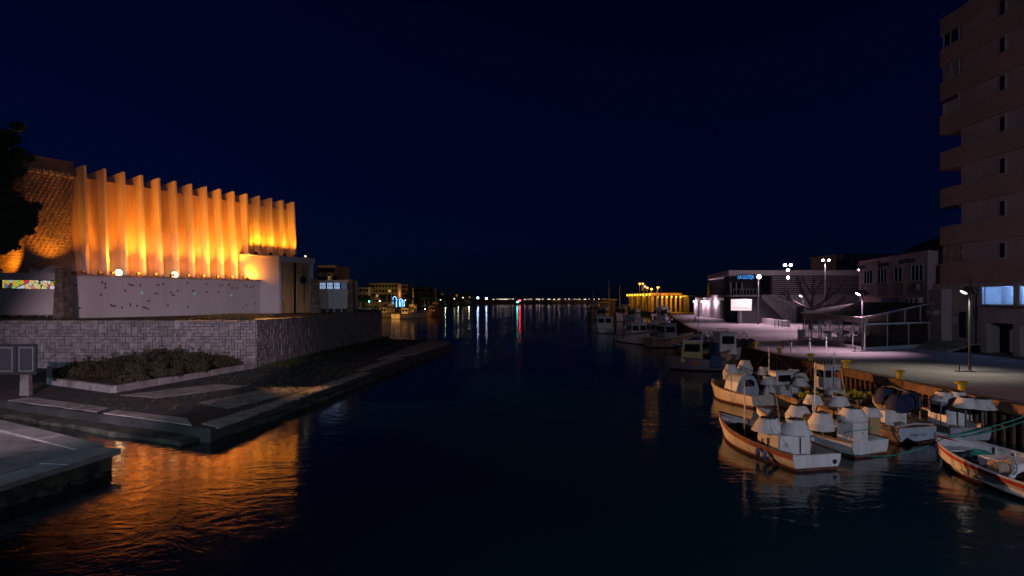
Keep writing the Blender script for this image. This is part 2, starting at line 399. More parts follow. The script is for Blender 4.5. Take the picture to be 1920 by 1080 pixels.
# near left quay (dark corner at the lower left)
body = [(-14.95,23.95), (-15.7,19.3), (-17.4,9), (-60,9), (-60,53.0), (-23.8,29.4)]
near = rough_sheet(body, -1, .56, 'quay_corner', 'algae', .9, .06, 8); tag(near, 'near concrete quay corner with pale coping', 'quay', kind='structure')
m = MB(); m.prism([(-15.7,23.6), (-16.5,19.2), (-18.2,9), (-60,9), (-60,52.3), (-24.1,28.5)], .5, .735); m.build('paving', MAT['concrete'], near)
def coping(a, b, wid, L0, z, th, seed, inward):
    rnd = random.Random(seed); a = Vector(a); b = Vector(b); L = (b-a).length; k = max(1, round(L/L0)); d = (b-a)/k; nrm = Vector(inward).normalized()
    for j in range(k):
        p, q = a+d*j+d*.006, a+d*(j+1)-d*.006
        m = MB(); m.prism([p, q, q+nrm*wid, p+nrm*wid], z-th+rnd.uniform(-.01,.01), z+rnd.uniform(-.012,.012)); m.build('coping_stone', MAT['coping'], near, bevel=.02)
coping((-14.7,24.1), (-15.4,19.3), 1.15, 2.4, .77, .2, 1, (-1,.15)); coping((-15.4,19.3), (-17.1,9), 1.15, 2.4, .77, .2, 2, (-1,.17))
coping((-15.75,24.75), (-32.5,35.3), 1.0, 3.4, .77, .2, 3, (-.53,-.85))
for k, (p, q, r, s_) in enumerate([((-16.0,23.3),(-23.4,27.8),(-25.4,24.8),(-16.7,19.4)), ((-23.6,27.9),(-31,32.7),(-32,28.6),(-25.6,24.9)), ((-16.8,19.1),(-25.4,24.5),(-28.5,19.0),(-18.0,13))]):
    m = MB(); m.prism([p,q,r,s_], .65, .752+.004*k); m.build('paving_slab', MAT['concrete'], near, bevel=.015)

# loose boulders along the foot of the near quay
rnd = random.Random(44); bl = MB(); bl.lathe((0,0,0), [(.01,-.5),(.35,-.35),(.5,0),(.38,.3),(.01,.42)], 7, .12, 3); bl_me = bl.mesh('boulder', MAT['algae'])
for k in range(34):
    t = rnd.random(); p = Vector((-14.8,24.0)).lerp(Vector((-15.8,17.0)), .12+.88*t); o = link('boulder', bl_me, near); q = rnd.uniform(.15,.42); o.location = (p.x+rnd.uniform(-.15,.1), p.y+rnd.uniform(-.2,.1), rnd.uniform(-.12,.06)); o.scale = (q*1.3,q,q*.7); o.rotation_euler = (rnd.random(),rnd.random(),rnd.random()*6)
# framed notice board on a concrete pillar
nb = empty('notice_board', (-29.0,38.2,.62), .06, 'dark framed notice board with two panels on a concrete pillar', 'notice board')
m = MB(); m.hexa([(-.28,-.2,-.1),(.28,-.2,-.1),(.28,.2,-.1),(-.28,.2,-.1),(-.24,-.17,1.25),(.24,-.17,1.25),(.24,.17,1.25),(-.24,.17,1.25)]); m.build('pillar', MAT['concrete'], nb, bevel=.02)
m = MB(); m.span((-1.95,-.05,1.25), (.62,.05,1.34)); m.span((-1.95,-.05,2.98), (.62,.05,3.08)); m.span((-1.95,-.05,1.341), (-1.86,.05,2.979)); m.span((-.66,-.05,1.341), (-.52,.05,2.979)); m.span((.53,-.05,1.341), (.62,.05,2.979)); m.build('frame', MAT['iron'], nb)
for (x0, x1) in ((-1.85,-.67), (-.51,.52)):
    m = MB(); m.span((x0,-.01,1.345), (x1,.02,2.975)); pn = m.build('panel', MAT['dark_steel'], nb)
    m = MB(); m.span((x0+.1,-.03,1.44), (x1-.1,-.012,1.49)); m.span((x0+.1,-.03,2.83), (x1-.1,-.012,2.88)); m.span((x0+.1,-.03,1.491), (x0+.15,-.012,2.829)); m.span((x1-.15,-.03,1.491), (x1-.1,-.012,2.829)); m.build('panel_trim', MAT['grey_steel'], pn)

# ------------------------------------------------------------------ terrace ground and retaining wall
WA = Vector((-62,53.2)); WC = Vector((-21.3,53.2)); WD = Vector((-18.8,92.2)); ZB, ZT = .60, 4.60
m = MB(); m.prism([(-62,53.7), (-21.7,53.7), (-19.3,92.0), (-22,108), (-120,150), (-120,53.7)], .1, 4.48)
gr = m.build('ground', MAT['soil']); tag(gr, 'bare earth terrace in front of the church', 'ground', kind='structure')
wall = tag(empty('stone_retaining_wall', (WC.x,WC.y,ZB), label='grey rubble stone retaining wall below the church terrace', cat='wall'))
rel = Vector((-WC.x,-WC.y,-ZB))
def core(a, b, t):
    d = (b-a).normalized(); nr = Vector((d.y,-d.x)); m = MB()
    m.prism([a-nr*.02, b-nr*.02, b-nr*t, a-nr*t], ZB-.4, ZT-.1); return m
m = core(WA, WC, .5); m2 = core(WC, WD, .5); m.add(m2.v, m2.f)
m.prism([WD+Vector((-.45,-.02)), WD+Vector((-.04,-.02)), WD+Vector((-2.4,12)), WD+Vector((-3,12))], -.5, ZT-.1)
o = m.build('mortar_core', MAT['mortar'], wall); o.location = rel
SV = []
for k in range(5):
    rnd = random.Random(k+90); mm = MB(); mm.box((0,0,0), (1,1,1)); me = mm.mesh('stone', MAT['stone'])
    bm = bmesh.new(); bm.from_mesh(me)
    for v in bm.verts: v.co += Vector((rnd.uniform(-.03,.03), rnd.uniform(-.05,.05), rnd.uniform(-.03,.03)))
    bmesh.ops.bevel(bm, geom=[e for e in bm.edges], offset=.07, segments=1, affect='EDGES'); bm.to_mesh(me); bm.free(); SV.append(me)
def pack(L, Hh, cell, rnd):
    nx, nz = int(L/cell), int(Hh/cell); used = [[False]*nz for _ in range(nx)]; out = []
    for z in range(nz):
        for x in range(nx):
            if used[x][z]: continue
            wd = rnd.choices((1,2,3), (4,5,1.6))[0]; hg = rnd.choices((1,2,3), (5,4,.6))[0]
            while wd > 1 and (x+wd > nx or any(used[x+i][z] for i in range(wd))): wd -= 1
            while hg > 1 and (z+hg > nz): hg -= 1
            for i in range(wd):
                for j in range(hg): used[x+i][z+j] = True
            out.append((x*cell, z*cell, wd*cell, hg*cell))
    return out, nx*cell, nz*cell
def stones(a, b, cell, seed, indiv):
    rnd = random.Random(seed); d = (b-a); L = d.length; d.normalize(); nr = Vector((d.y,-d.x)); ang = math.atan2(d.y, d.x)
    cells, Lx, Hz = pack(L, ZT-ZB, cell, rnd); fx, fz = L/Lx, (ZT-ZB)/Hz
    big = []; rest = MB()
    for (x, z, wd, hg) in cells:
        x *= fx; wd *= fx; z *= fz; hg *= fz
        c = a+d*(x+wd/2); pr = rnd.uniform(.03,.11)
        big.append((c, z+hg/2+ZB, wd-.034, hg-.034, pr, rnd.randrange(5), rnd.uniform(-.02,.02)))
    vis = sorted([q for q in big if indiv(q[0], q[1])], key=lambda q: -q[2]*q[3]*(60/q[0].y)**2)[:300]
    ids = set(id(q) for q in vis)
    for q in big:
        c, z, wd, hg, pr, k, tl = q
        p = Vector((c.x, c.y))+nr*(pr-.15)
        if id(q) in ids:
            o = link('stone', SV[k], wall); o.location = (p.x-WC.x, p.y-WC.y, z-ZB); o.scale = (wd, .3, hg); o.rotation_euler = (0, tl, ang)
        else:
            mtx = Matrix.Translation((p.x, p.y, z)) @ Matrix.Rotation(ang, 4, 'Z') @ Matrix.Rotation(tl, 4, 'Y') @ Matrix.Diagonal((wd, .3, hg, 1))
            me = SV[k]; rest.add([mtx @ v.co for v in me.vertices], [tuple(f.vertices) for f in me.polygons])
    return rest
r1 = stones(WA, WC, .25, 11, lambda c, z: c.x > -43.5 and z > 1.2)
r2 = stones(WC, WD, .29, 12, lambda c, z: False)
r1.add(r2.v, r2.f); r1_o = r1.build('stonework', MAT['stone'], wall); r1_o.location = rel; r1_o['kind'] = 'stuff'
cap = MB()
def capline(a, b, seed):
    rnd = random.Random(seed); d = b-a; L = d.length; d.normalize(); nr = Vector((d.y,-d.x)); x = 0
    while x < L-.3:
        l = min(rnd.uniform(.6,1.3), L-x); p, q = a+d*x, a+d*(x+l-.02); z = ZT+rnd.uniform(-.04,.03)
        cap.prism([p+nr*.06, q+nr*.06, q-nr*.5, p-nr*.5], ZT-.12, z); x += l
capline(WA, WC, 1); capline(WC, WD, 2)
o = cap.build('wall_cap', MAT['stone_brown'], wall); o.location = rel

# ------------------------------------------------------------------ foliage helper
def leaves(mb, c, rad, n, size, seed, flat=1.0, shell=.35):
    rnd = random.Random(seed); c = Vector(c)
    for _ in range(n):
        while True:
            d = Vector((rnd.uniform(-1,1), rnd.uniform(-1,1), rnd.uniform(-1,1)))
            if shell < d.length < 1: break
        p = c+Vector((d.x*rad[0], d.y*rad[1], d.z*rad[2]))
        a = Vector((rnd.gauss(0,1), rnd.gauss(0,1), rnd.gauss(0,1)*flat)).normalized(); b = a.cross(Vector((rnd.gauss(0,1), rnd.gauss(0,1), rnd.gauss(0,1)))).normalized()
        s = size*rnd.uniform(.6,1.4); mb.add([p-a*s, p+b*s*.35, p+a*s, p-b*s*.35], [(0,1,2,3)])
def tuft(mb, x, y, z, n, h, spread, rnd):
    for _ in range(n):
        a = rnd.uniform(0, 6.28); r = rnd.random()*spread; px, py = x+r*math.cos(a), y+r*math.sin(a); hh = h*rnd.uniform(.5,1.2); lx, ly = rnd.uniform(-.5,.5)*hh, rnd.uniform(-.5,.5)*hh; w_ = .02+.02*rnd.random()
        mb.add([(px-w_,py,z), (px+w_,py,z), (px+lx,py+ly,z+hh)], [(0,1,2)])

# shrubs filling the planting bed
rnd = random.Random(5)
for k, (x, y, h, r) in enumerate([(-23.9,44.5,1.0,1.0), (-24.6,48.5,1.9,1.7), (-26.2,46.0,1.4,1.5), (-27.4,50.3,2.1,1.6), (-29.2,47.6,1.2,1.4), (-30.6,51.0,1.3,1.5), (-33.0,50.0,.9,1.3), (-25.2,42.5,.7,1.0), (-28.4,44.4,.8,1.2), (-23.4,47.2,1.0,1.0), (-23.0,50.6,1.5,1.2), (-31.6,46.4,.7,1.0)]):
    t = empty('shrub', (x,y,.8), label='dark tangled shrub in the kerbed bed against the stone wall', cat='shrub', group='shrubs in the planting bed')
    h *= .66; st = MB(); fo = MB()
    for q in range(7):
        a = rnd.uniform(0,6.28); e = Vector((math.cos(a)*r*.7, math.sin(a)*r*.7, h*rnd.uniform(.7,1.05)))
        st.tube([(0,0,-.1), e*.5+Vector((0,0,.1)), e], [.03,.02,.008], 5)
        leaves(fo, e*.9, (r*.45,r*.45,h*.3), 240, .10, k*20+q, shell=0); st.tube([e*.8, e*1.15+Vector((rnd.uniform(-.2,.2),rnd.uniform(-.2,.2),.35))], [.012,.004], 4); leaves(fo, e*1.12+Vector((0,0,.25)), (.2,.2,.2), 26, .08, k*20+q+7, shell=0)
    leaves(fo, (0,0,h*.5), (r,r,h*.6), 900, .11, k*31, shell=.2)
    st.build('stem', MAT['bark'], t); fo.build('foliage', MAT['shrub'], t)
# grass along the foot of wall B, on the apron and terrace edge
gm = MB(); rnd = random.Random(9)
for _ in range(900):
    t = rnd.random(); y = 53.5+t*36; x = -21.2+t*2.4+abs(rnd.gauss(0,1.2)); tuft(gm, x, y, .62, 6, .28, .25, rnd)
for _ in range(500):
    x = rnd.uniform(-24,-12); y = rnd.uniform(33,58)
    if x < -22 and y > 39: continue
    tuft(gm, x, y, .62, 5, .13, .2, rnd)
tag(gm.build('grass', MAT['grass']), 'weeds and short grass on the concrete apron', 'grass', kind='stuff')
gm = MB()
for _ in range(520): tuft(gm, rnd.uniform(-46,-22), 54.0+rnd.random()*.9, 4.5, 5, .28, .3, rnd)
for _ in range(260): tuft(gm, rnd.uniform(-52,-41.5), 58.2+rnd.random()*.7, 4.5, 6, .45, .3, rnd)
tag(gm.build('terrace_weeds', MAT['shrub']), 'straggly weeds along the top of the stone wall', 'weeds', kind='stuff')
gm = MB()
for _ in range(420): tuft(gm, -27.5+rnd.gauss(0,1.3), 64+rnd.gauss(0,1.6), 4.5, 6, .42, .3, rnd)
tag(gm.build('dry_grass', MAT['dry_grass']), 'clump of yellow dry grass on the terrace lit orange', 'grass', kind='stuff')

# ------------------------------------------------------------------ the church
BX, BY = -42.9, 61.7; DX, DY = .464, .886
def Wp(s, n, z): return Vector((BX+DX*s+DY*n, BY+DY*s-DX*n, z))
CH = Wp(12, 0, 4.48)
church = empty('church', CH, label='modern church with tall white concrete fins lit orange above a low white wall', cat='church')
def cb(mb, name, mat, parent=None, smooth=False, bevel=0.0):
    """link a mesh built in world coordinates under the church (or one of its parts)"""
    o = mb.build(name, MAT[mat] if isinstance(mat, str) else mat, parent or church, smooth, bevel)
    if parent is None: o.location = -CH
    return o
def sbox(mb, s0, s1, n0, n1, z0, z1):
    return mb.hexa([Wp(s0,n1,z0), Wp(s1,n1,z0), Wp(s1,n0,z0), Wp(s0,n0,z0), Wp(s0,n1,z1), Wp(s1,n1,z1), Wp(s1,n0,z1), Wp(s0,n0,z1)])
ZG = 4.45
# low aisle wall with scattered glass blocks
m = MB(); sbox(m, 0, 22.9, -.5, 0, ZG-.3, 8.68); lw = cb(m, 'aisle_wall', 'church_white')
m = MB(); sbox(m, -.05, 22.95, -1.6, .14, 8.682, 8.80); sbox(m, -.05, 22.95, .06, .17, 8.62, 8.83)
for k_ in range(12): sbox(m, .9+k_*1.92, 1.0+k_*1.92, .1, .62, 8.72, 8.80)
m.mi = 0; cb(m, 'gutter_ledge', 'gutter')
rnd = random.Random(21)
gb = []
for (wd, hg) in ((.24,.18),(.19,.25),(.36,.17),(.15,.36),(.48,.13)):
    mm = MB(); mm.box((0,0,0), (wd,.10,hg)); gb.append(mm.mesh('glass_block', MAT['glass_block'], bevel=.02))
ang = math.atan2(DY, DX)
for k in range(48):
    s = rnd.uniform(.6, 22.2); z = rnd.choice((8.05,7.9,7.6,7.2,6.9,6.2,5.7,5.4,8.1,7.95)) + rnd.uniform(-.12,.12)
    p = Wp(s, -.02, z)-CH; o = link('glass_block', gb[rnd.choices(range(5),(5,4,3,3,1))[0]], church); o.location = p; o.rotation_euler = (0,0,ang)
for (u, s, z) in ((0,7.4,7.0), (0,13.6,6.95), (0,18.6,6.8)):
    mm = MB(); mm.box((0,0,0), (.24,.10,.22)); o = mm.build('glass_block', E('lit_block%d' % int(s), (.35,.8,.55), .22), church); o.location = Wp(s,-.015,z)-CH; o.rotation_euler = (0,0,ang)
# nave wall leaning back between fins
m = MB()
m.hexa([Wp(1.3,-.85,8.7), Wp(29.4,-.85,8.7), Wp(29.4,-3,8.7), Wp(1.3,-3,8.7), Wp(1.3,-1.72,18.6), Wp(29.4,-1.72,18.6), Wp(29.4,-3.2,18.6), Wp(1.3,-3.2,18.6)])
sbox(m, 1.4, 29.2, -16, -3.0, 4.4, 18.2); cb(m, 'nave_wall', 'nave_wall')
m = MB(); sbox(m, 1.6, 29.2, -16.2, -3.1, 18.203, 18.45); cb(m, 'nave_roof', 'roof_dark')
for i in range(15):
    s = 1.92+1.94*i; z0 = 8.80 if i < 10 else 11.9; zt = 19.7; th = .14
    fr = lambda z: .08-.62*(z-8.8)/(zt-8.8)
    pr = [(fr(z0), z0), (fr(zt), zt), (-4.6, 19.15), (-4.6, 17.5), (-2.0, z0)]
    m = MB(); a = [Wp(s-th, n, z) for n, z in pr]; m.slab(a, Wp(s+th,0,0)-Wp(s-th,0,0)); cb(m, 'fin', 'fin_white', bevel=.015)
# tower with projecting bricks and hooks
tower = MB(); sbox(tower, -2.9, 1.4, -9, -1.5, 4.4, 20.0); tw = cb(tower, 'tower', 'tower_brick')
m = MB(); rnd = random.Random(3)
def stud(c, a, b):
    c = Vector(c); m.add([c-a*.10-b*.05+Vector((0,0,-.05)), c+a*.10-b*.05+Vector((0,0,-.05)), c+a*.10-b*.05+Vector((0,0,.08)), c-a*.10-b*.05+Vector((0,0,.08)), c+b*.12+Vector((0,0,.07))-a*.06, c+b*.12+Vector((0,0,.07))+a*.06], [(0,1,5,4),(1,2,5),(2,3,4,5),(3,0,4)])
ds = Wp(1,0,0)-Wp(0,0,0); dn = Wp(0,1,0)-Wp(0,0,0)
for r in range(34):
    z = 8.9+r*.295
    for q in range(10):
        s = -2.72+q*.44+(r % 3)*.147
        if s > 1.2 or 18.2 < z < 18.9: continue
        stud(Wp(s, -1.5, z), ds, dn)
    for q in range(14):
        n = -1.8-q*.44-(r % 3)*.147
        stud(Wp(-2.9, n, z), dn, -ds)
stud_o = cb(m, 'brick_studs', 'tower_brick', tw); stud_o['kind'] = 'stuff'
hk = MB(); hk.box((0,-.16,0), (.10,.42,.42)); hk.box((.17,-.16,-.16), (.26,.42,.10)); hk.box((.30,-.10,-.02), (.10,.30,.30)); hk_me = hk.mesh('hook_block', MAT['fin_white'], bevel=.015)
for q in range(7):
    o = link('hook_block', hk_me, tw); o.location = Wp(-2.55+q*.58, -1.55, 18.55); o.rotation_euler = (0,0,ang)
# porch: splayed wing wall, frame, bronze doors
def pz(s, n, z): return Wp(s, n, z)
SC, NC, SE = 25.1, .95, 31.5
m = MB(); a0, a1 = (20.6,-1.0), (SC, NC)
m.slab([Wp(*a0,8.5), Wp(22.85,-.02,8.5), Wp(22.85,-.02,4.3), Wp(*a1,4.3), Wp(*a1,12.0), Wp(*a0,12.0)], Wp(.12,-.28,0)-Wp(0,0,0)); cb(m, 'wing_wall', 'church_white')
m = MB(); sbox(m, SC, SE, NC-.65, NC, 11.25, 12.0); sbox(m, SC, SC+.42, NC-.65, NC-.004, 4.3, 11.248); sbox(m, SE-.75, SE-.3, NC-.65, NC-.004, 4.3, 11.248)
porch = cb(m, 'porch_frame', 'church_white', bevel=.01)
m = MB(); sbox(m, 20.9, SE-.1, -2.6, NC-.3, 11.86, 11.98); sbox(m, SC+.2, SE-.3, -1.2, NC-.64, 4.3, 11.85); cb(m, 'porch_roof', 'church_white')
for q, (s0, s1) in enumerate(((SC+.43, 28.05), (28.55, SE-.76))):
    m = MB(); sbox(m, s0, s1, NC-.62, NC-.42, 4.4, 11.24)
    dl = cb(m, 'door', 'bronze_door', bevel=.02)
    for k in range(5):
        m = MB(); a = s0+(s1-s0)*(k+.5)/5; sbox(m, a-.21, a+.21, NC-.42, NC-.39, 4.55, 11.1); cb(m, 'door_panel', 'bronze_door', dl, bevel=.012)
m = MB(); sbox(m, 28.06, 28.54, NC-.64, NC-.52, 4.4, 11.24); cb(m, 'door_mullion', 'iron')
m = MB(); cc = Wp(29.6, NC-.30, 8.95)
ring = [cc+ds*(.66*math.cos(t))+Vector((0,0,.66*math.sin(t))) for t in [2*math.pi*k/24 for k in range(25)]]
m.tube(ring, .07, 6); cb(m, 'emblem_ring', 'cabin_ochre')
m = MB(); m.slab([cc-dn*.02+ds*(.6*math.cos(t))+Vector((0,0,.6*math.sin(t))) for t in [2*math.pi*k/20 for k in range(20)]], dn*.05); cb(m, 'emblem_disc', 'iron')
m = MB(); m.tube([Wp(29.7,NC-.25,10.6), Wp(29.7,NC-.25,6.0)], .06, 6); m.tube([Wp(29.5,NC-.25,10.3), Wp(29.9,NC-.25,10.3)], .05, 6); cb(m, 'door_pull', 'iron')
m = MB(); sbox(m, 25.9, 26.35, NC-.39, NC-.36, 6.3, 6.75); cb(m, 'door_plaque', 'metal_white')
def stone_pier(pts_bot, pts_top, z0, z1, rows, name='stone_pier'):
    core_ = MB(); core_.hexa([(*p, z0) for p in pts_bot]+[(*p, z1) for p in pts_top]); pier = cb(core_, name, 'mortar')
    rnd = random.Random(rows+int(pts_bot[0][0]*10)); st = MB()
    for f in range(4):
        a0_, b0_ = Vector(pts_bot[f]), Vector(pts_bot[(f+1) % 4]); a1_, b1_ = Vector(pts_top[f]), Vector(pts_top[(f+1) % 4])
        for r in range(rows):
            t0, t1 = r/rows+.004, (r+1)/rows-.004; x = 0; L = (b0_-a0_).length
            while x < 1:
                wd = rnd.uniform(.28,.55)/max(L,.5); x2 = min(1, x+wd); x2 = 1 if x2 > .85 else x2
                q = lambda t, xx: (a0_.lerp(b0_, xx)).lerp(a1_.lerp(b1_, xx), t)
                nr = Vector(((b0_-a0_).y, -(b0_-a0_).x)).normalized()*rnd.uniform(.02,.06)
                zz = lambda t: z0+(z1-z0)*t
                g = .012/max(L,.5)
                ps = [(*(q(t, xx)+nr), zz(t)) for t, xx in ((t0,x+g),(t0,x2-g),(t1,x2-g),(t1,x+g))]
                st.slab(ps, (-nr.x*2, -nr.y*2, 0)); x = x2
    o = cb(st, 'pier_stones', 'stone_brown', pier); o['kind'] = 'stuff'; return pier
def quad(c, sx, sy, rz=0):
    cs, sn = math.cos(rz), math.sin(rz); return [(c[0]+x*cs-y*sn, c[1]+x*sn+y*cs) for x, y in ((-sx/2,-sy/2),(sx/2,-sy/2),(sx/2,sy/2),(-sx/2,sy/2))]
c1 = P(590, 587, 86.5); stone_pier(quad(c1, 1.5, 1.6, .3), quad(c1, .9, 1.2, .3), 4.3, 9.1, 11)
c2 = P(659, 587, 89.5); stone_pier(quad(c2, .9, 1.4), quad(c2, .55, 1.0), 4.3, 9.15, 11)
c3 = P(118, 590, 58.9); stone_pier(quad(c3, .95, 1.3), quad(c3, .62, 1.0), 4.3, 9.25, 11)
# right annex on short posts with four lit windows
ax0, ax1, ay = P(598,560,89).x, P(655,560,89).x, 89.0
m = MB(); m.span((ax0,ay,5.0), (ax1,ay+5,7.75)); m.span((ax0,ay,8.62), (ax1,ay+5,9.0)); m.span((ax0,ay+.4,7.75), (ax1,ay+5,8.62)); m.span((ax0,ay,7.75), (ax0+.12,ay+.4,8.62)); m.span((ax1-.14,ay,7.75),(ax1,ay+.4,8.62))
annex = cb(m, 'annex', 'church_white')
for k in range(4):
    x0 = ax0+.14+k*(ax1-ax0-.3)/4; x1 = x0+(ax1-ax0-.3)/4-.22
    m = MB(); m.span((x0,ay+.10,7.78), (x1,ay+.14,8.60)); cb(m, 'pane', 'window_cool' if k < 3 else 'window_dim', annex)
    m = MB()
    for q in range(1,4): xx = x0+(x1-x0)*q/4; m.span((xx-.02,ay+.05,7.78), (xx+.02,ay+.098,8.60))
    m.span((x0,ay+.05,8.17), (x1,ay+.098,8.22)); m.span((x1+.01,ay+.0,7.76), (x1+.2,ay+.2,8.61)); cb(m, 'window_bars', 'dark_steel', annex)
for k in range(5):
    x = ax0+.15+k*(ax1-ax0-.3)/4; m = MB(); m.span((x-.09,ay+.1,4.3), (x+.09,ay+.35,5.0)); cb(m, 'post', 'church_white', annex)
m = MB(); m.span((ax0,ay+.8,4.3), (ax1,ay+5,4.998)); cb(m, 'undercroft', 'lonja_dark', annex)
# left annex with the stained glass band
sx0, sx1, sy = -54.0, P(110,560,58.8).x, 58.8
m = MB(); m.span((sx0,sy,4.2), (sx1,sy+.4,7.28)); m.span((sx0,sy,8.12), (sx1,sy+.4,8.55)); m.span((sx0,sy-.08,8.552), (sx1,sy+.4,8.78)); m.span((sx0,sy+.42,4.2), (sx1-.2,sy+2.5,8.6))
chap = cb(m, 'chapel', 'church_white')
Z0, Z1 = 7.29, 8.11
def zpx(x, y): return (P(x/1178*120, 560, sy).x, Z0+(Z1-Z0)*(402-y)/(402-235))
cols = {'Y':(.85,.50,.04), 'O':(.95,.62,.22), 'G':(.28,.75,.18), 'L':(.62,.80,.32), 'R':(.72,.06,.10), 'B':(.10,.24,.34), 'W':(.70,.76,.88), 'C':(.95,.82,.62), 'P':(.12,.04,.07), 'K':(.95,.22,.26), 'S':(.42,.60,.75), 'D':(.30,.05,.05), 'E':(.10,.50,.25)}
for c, v in cols.items(): E('pane_'+c, v, .62, .25, 4)
panes = [('L',[(28,235),(60,235),(62,280),(28,278)]), ('Y',[(28,282),(60,284),(52,385),(28,385)]), ('Y',[(68,235),(125,235),(168,290),(138,330),(66,285)]), ('B',[(64,292),(132,335),(112,385),(58,385)]), ('S',[(130,235),(218,235),(212,295),(175,288)]), ('P',[(172,294),(210,300),(196,388),(118,386),(140,335)]),
 ('Y',[(224,235),(270,235),(318,352),(280,372),(215,318)]), ('G',[(278,235),(334,237),(334,348),(322,352)]), ('G',[(212,325),(276,376),(262,390),(202,390)]), ('Y',[(342,238),(415,238),(430,302),(345,332)]), ('R',[(422,238),(510,238),(522,275),(436,305)]), ('W',[(276,392),(340,358),(430,320),(440,392)]),
 ('O',[(440,318),(500,290),(530,360),(492,398),(455,398)]), ('O',[(518,238),(590,240),(628,275),(578,316),(528,272)]), ('W',[(508,286),(530,276),(572,320),(540,352)]), ('K',[(575,328),(636,398),(566,400),(548,356)]), ('C',[(500,398),(538,362),(556,402)]), ('L',[(632,278),(682,300),(660,395),(640,395),(586,322)]), ('C',[(600,240),(690,243),(690,285),(676,290)]),
 ('O',[(690,302),(728,320),(728,400),(664,400)]), ('P',[(698,245),(726,245),(726,305),(698,292)]), ('W',[(734,248),(765,268),(752,325),(734,318)]), ('C',[(760,245),(855,248),(853,298),(775,266)]), ('O',[(774,272),(855,308),(855,372),(764,332)]), ('L',[(738,400),(762,342),(850,380),(846,402)]), ('W',[(864,250),(916,250),(906,322),(864,306)]),
 ('R',[(862,314),(902,328),(888,400),(862,392)]), ('Y',[(940,250),(996,360),(918,322)]), ('W',[(912,332),(994,366),(1012,402),(898,402)]), ('G',[(970,252),(1050,252),(1050,310),(1000,332)]), ('D',[(1004,340),(1050,318),(1050,402),(1018,392)]), ('E',[(1060,245),(1080,245),(1082,405),(1062,402)])]
for c, pts in panes:
    q = [zpx(*p) for p in pts]; cx = sum(p[0] for p in q)/len(q); cz = sum(p[1] for p in q)/len(q)
    q = [(cx+(x-cx)*.97, cz+(z-cz)*.97) for x, z in q]
    m = MB(); m.slab([(x, sy+.10, z) for x, z in q], (0,.03,0)); cb(m, 'pane', 'pane_'+c, chap)
m = MB(); m.span((sx0,sy+.14,Z0-.01), (sx1,sy+.2,Z1+.01)); cb(m, 'lead_backing', 'lead', chap)
# folded butterfly roof light behind the annex
x0, x1, xm = P(72,560,61.5).x, P(112,560,61.5).x, P(91,560,61.5).x
m = MB(); m.slab([(x0,60.2,8.7), (xm,60.2,8.75), (x1,60.2,8.7), (x1,60.2,9.5), (xm,60.2,8.95), (x0,60.2,9.45)], (0,1.6,0)); cb(m, 'folded_roof', 'church_white')

# floodlights along the ledge
ff = MB(); ff.box((0,0,.22), (.42,.22,.30)); ff_me = ff.mesh('housing', MAT['dark_steel'], bevel=.02)
fb = MB(); fb.box((-.24,0,.12), (.03,.06,.26)); fb.box((.24,0,.12), (.03,.06,.26)); fb.box((0,0,.012), (.5,.10,.024)); fb_me = fb.mesh('bracket', MAT['dark_steel'])
fl = MB(); fl.box((0,-.114,.22), (.36,.008,.24)); fl_on = fl.mesh('lens', MAT['flood_on']); fl_off = fl.mesh('lens', MAT['dark_glass']); fl_dim = fl.mesh('lens', MAT['flood_dim'])
fg = MB(); fg.tube([(0,-.12,.24),(0,-.2,.24)], [.33,.25], 14); fl_on = fg.mesh('lens', MAT['glare'])
def flood(s, n, z, label, group=None, lens='off', face=0.0, power=0, target=None, size=100, col=(1,.29,.012), blend=.8):
    p = Wp(s, n, z); t = empty('floodlight', p, face, label, 'floodlight', group)
    for nm, me in (('housing', ff_me), ('bracket', fb_me), ('lens', fl_on if lens == 'on' else fl_dim if lens == 'dim' else fl_off)): link(nm, me, t)
    if power: spot(t, p+Vector((0,0,.24))+(Vector(target)-p).normalized()*.35, target, power, col, size, blend, .12)
    return t
back = ang+math.pi
for k, (s, pw) in enumerate(((1.3,300), (2.9,700), (4.15,2300), (6.8,4400), (8.7,2400), (10.6,1500), (12.6,2600), (14.5,3900), (16.4,4300), (18.4,4300), (20.2,3900))):
    fl_t = flood(s, .40, 8.80, 'small floodlight on the church ledge turned up at the orange fins', 'floodlights washing the church fins', 'off', back, 0, Wp(s, -1.4, 15.5), 120, (1,.29,.012), 1.0)
    spot(fl_t, Wp(s, .72, 8.95), Wp(s, -1.25, 17.0), pw*3.0, (1,.26,.018), 62, 1.0, .3); spot(fl_t, Wp(s, .78, 9.0), Wp(s, -1.25, 12.0), pw*.15, (1,.26,.018), 150, .9, .3)
flood(20.9, .10, 8.80, 'floodlight on the ledge end lighting the white wing wall of the porch', None, 'off', back+.6, 900, Wp(22.3, -.45, 9.9), 130)
flood(26.2, NC-.1, 12.0, 'floodlight on the porch roof nearest the wing wall', None, 'off', back, 1500, Wp(26.2,-1.4,17), 100)
flood(28.1, NC-.1, 12.0, 'floodlight in the middle of the porch roof', None, 'off', back, 1500, Wp(28.1,-1.4,17), 100)
flood(24.2, .45, 11.99, 'floodlight on the roof edge above the wing wall', None, 'off', back, 1900, Wp(24.2,-1.4,17), 100)
flood(22.25, -.02, 11.99, 'added floodlight at the back end of the wing wall top', None, 'off', back, 2300, Wp(22.25,-1.4,17), 100)  # extra lamp added to brighten the dark bay beside the porch
flood(29.9, NC-.3, 12.0, 'small pale floodlight glowing on the porch roof above the round emblem', None, 'dim', ang, 25, Wp(29.9, NC+2, 9), 120, (1,.75,.5))
flood(-.8, .45, 8.82, 'floodlight at the left end of the ledge below the tower face', None, 'off', back, 1100, Wp(-.8,-1.5,15.5), 100)
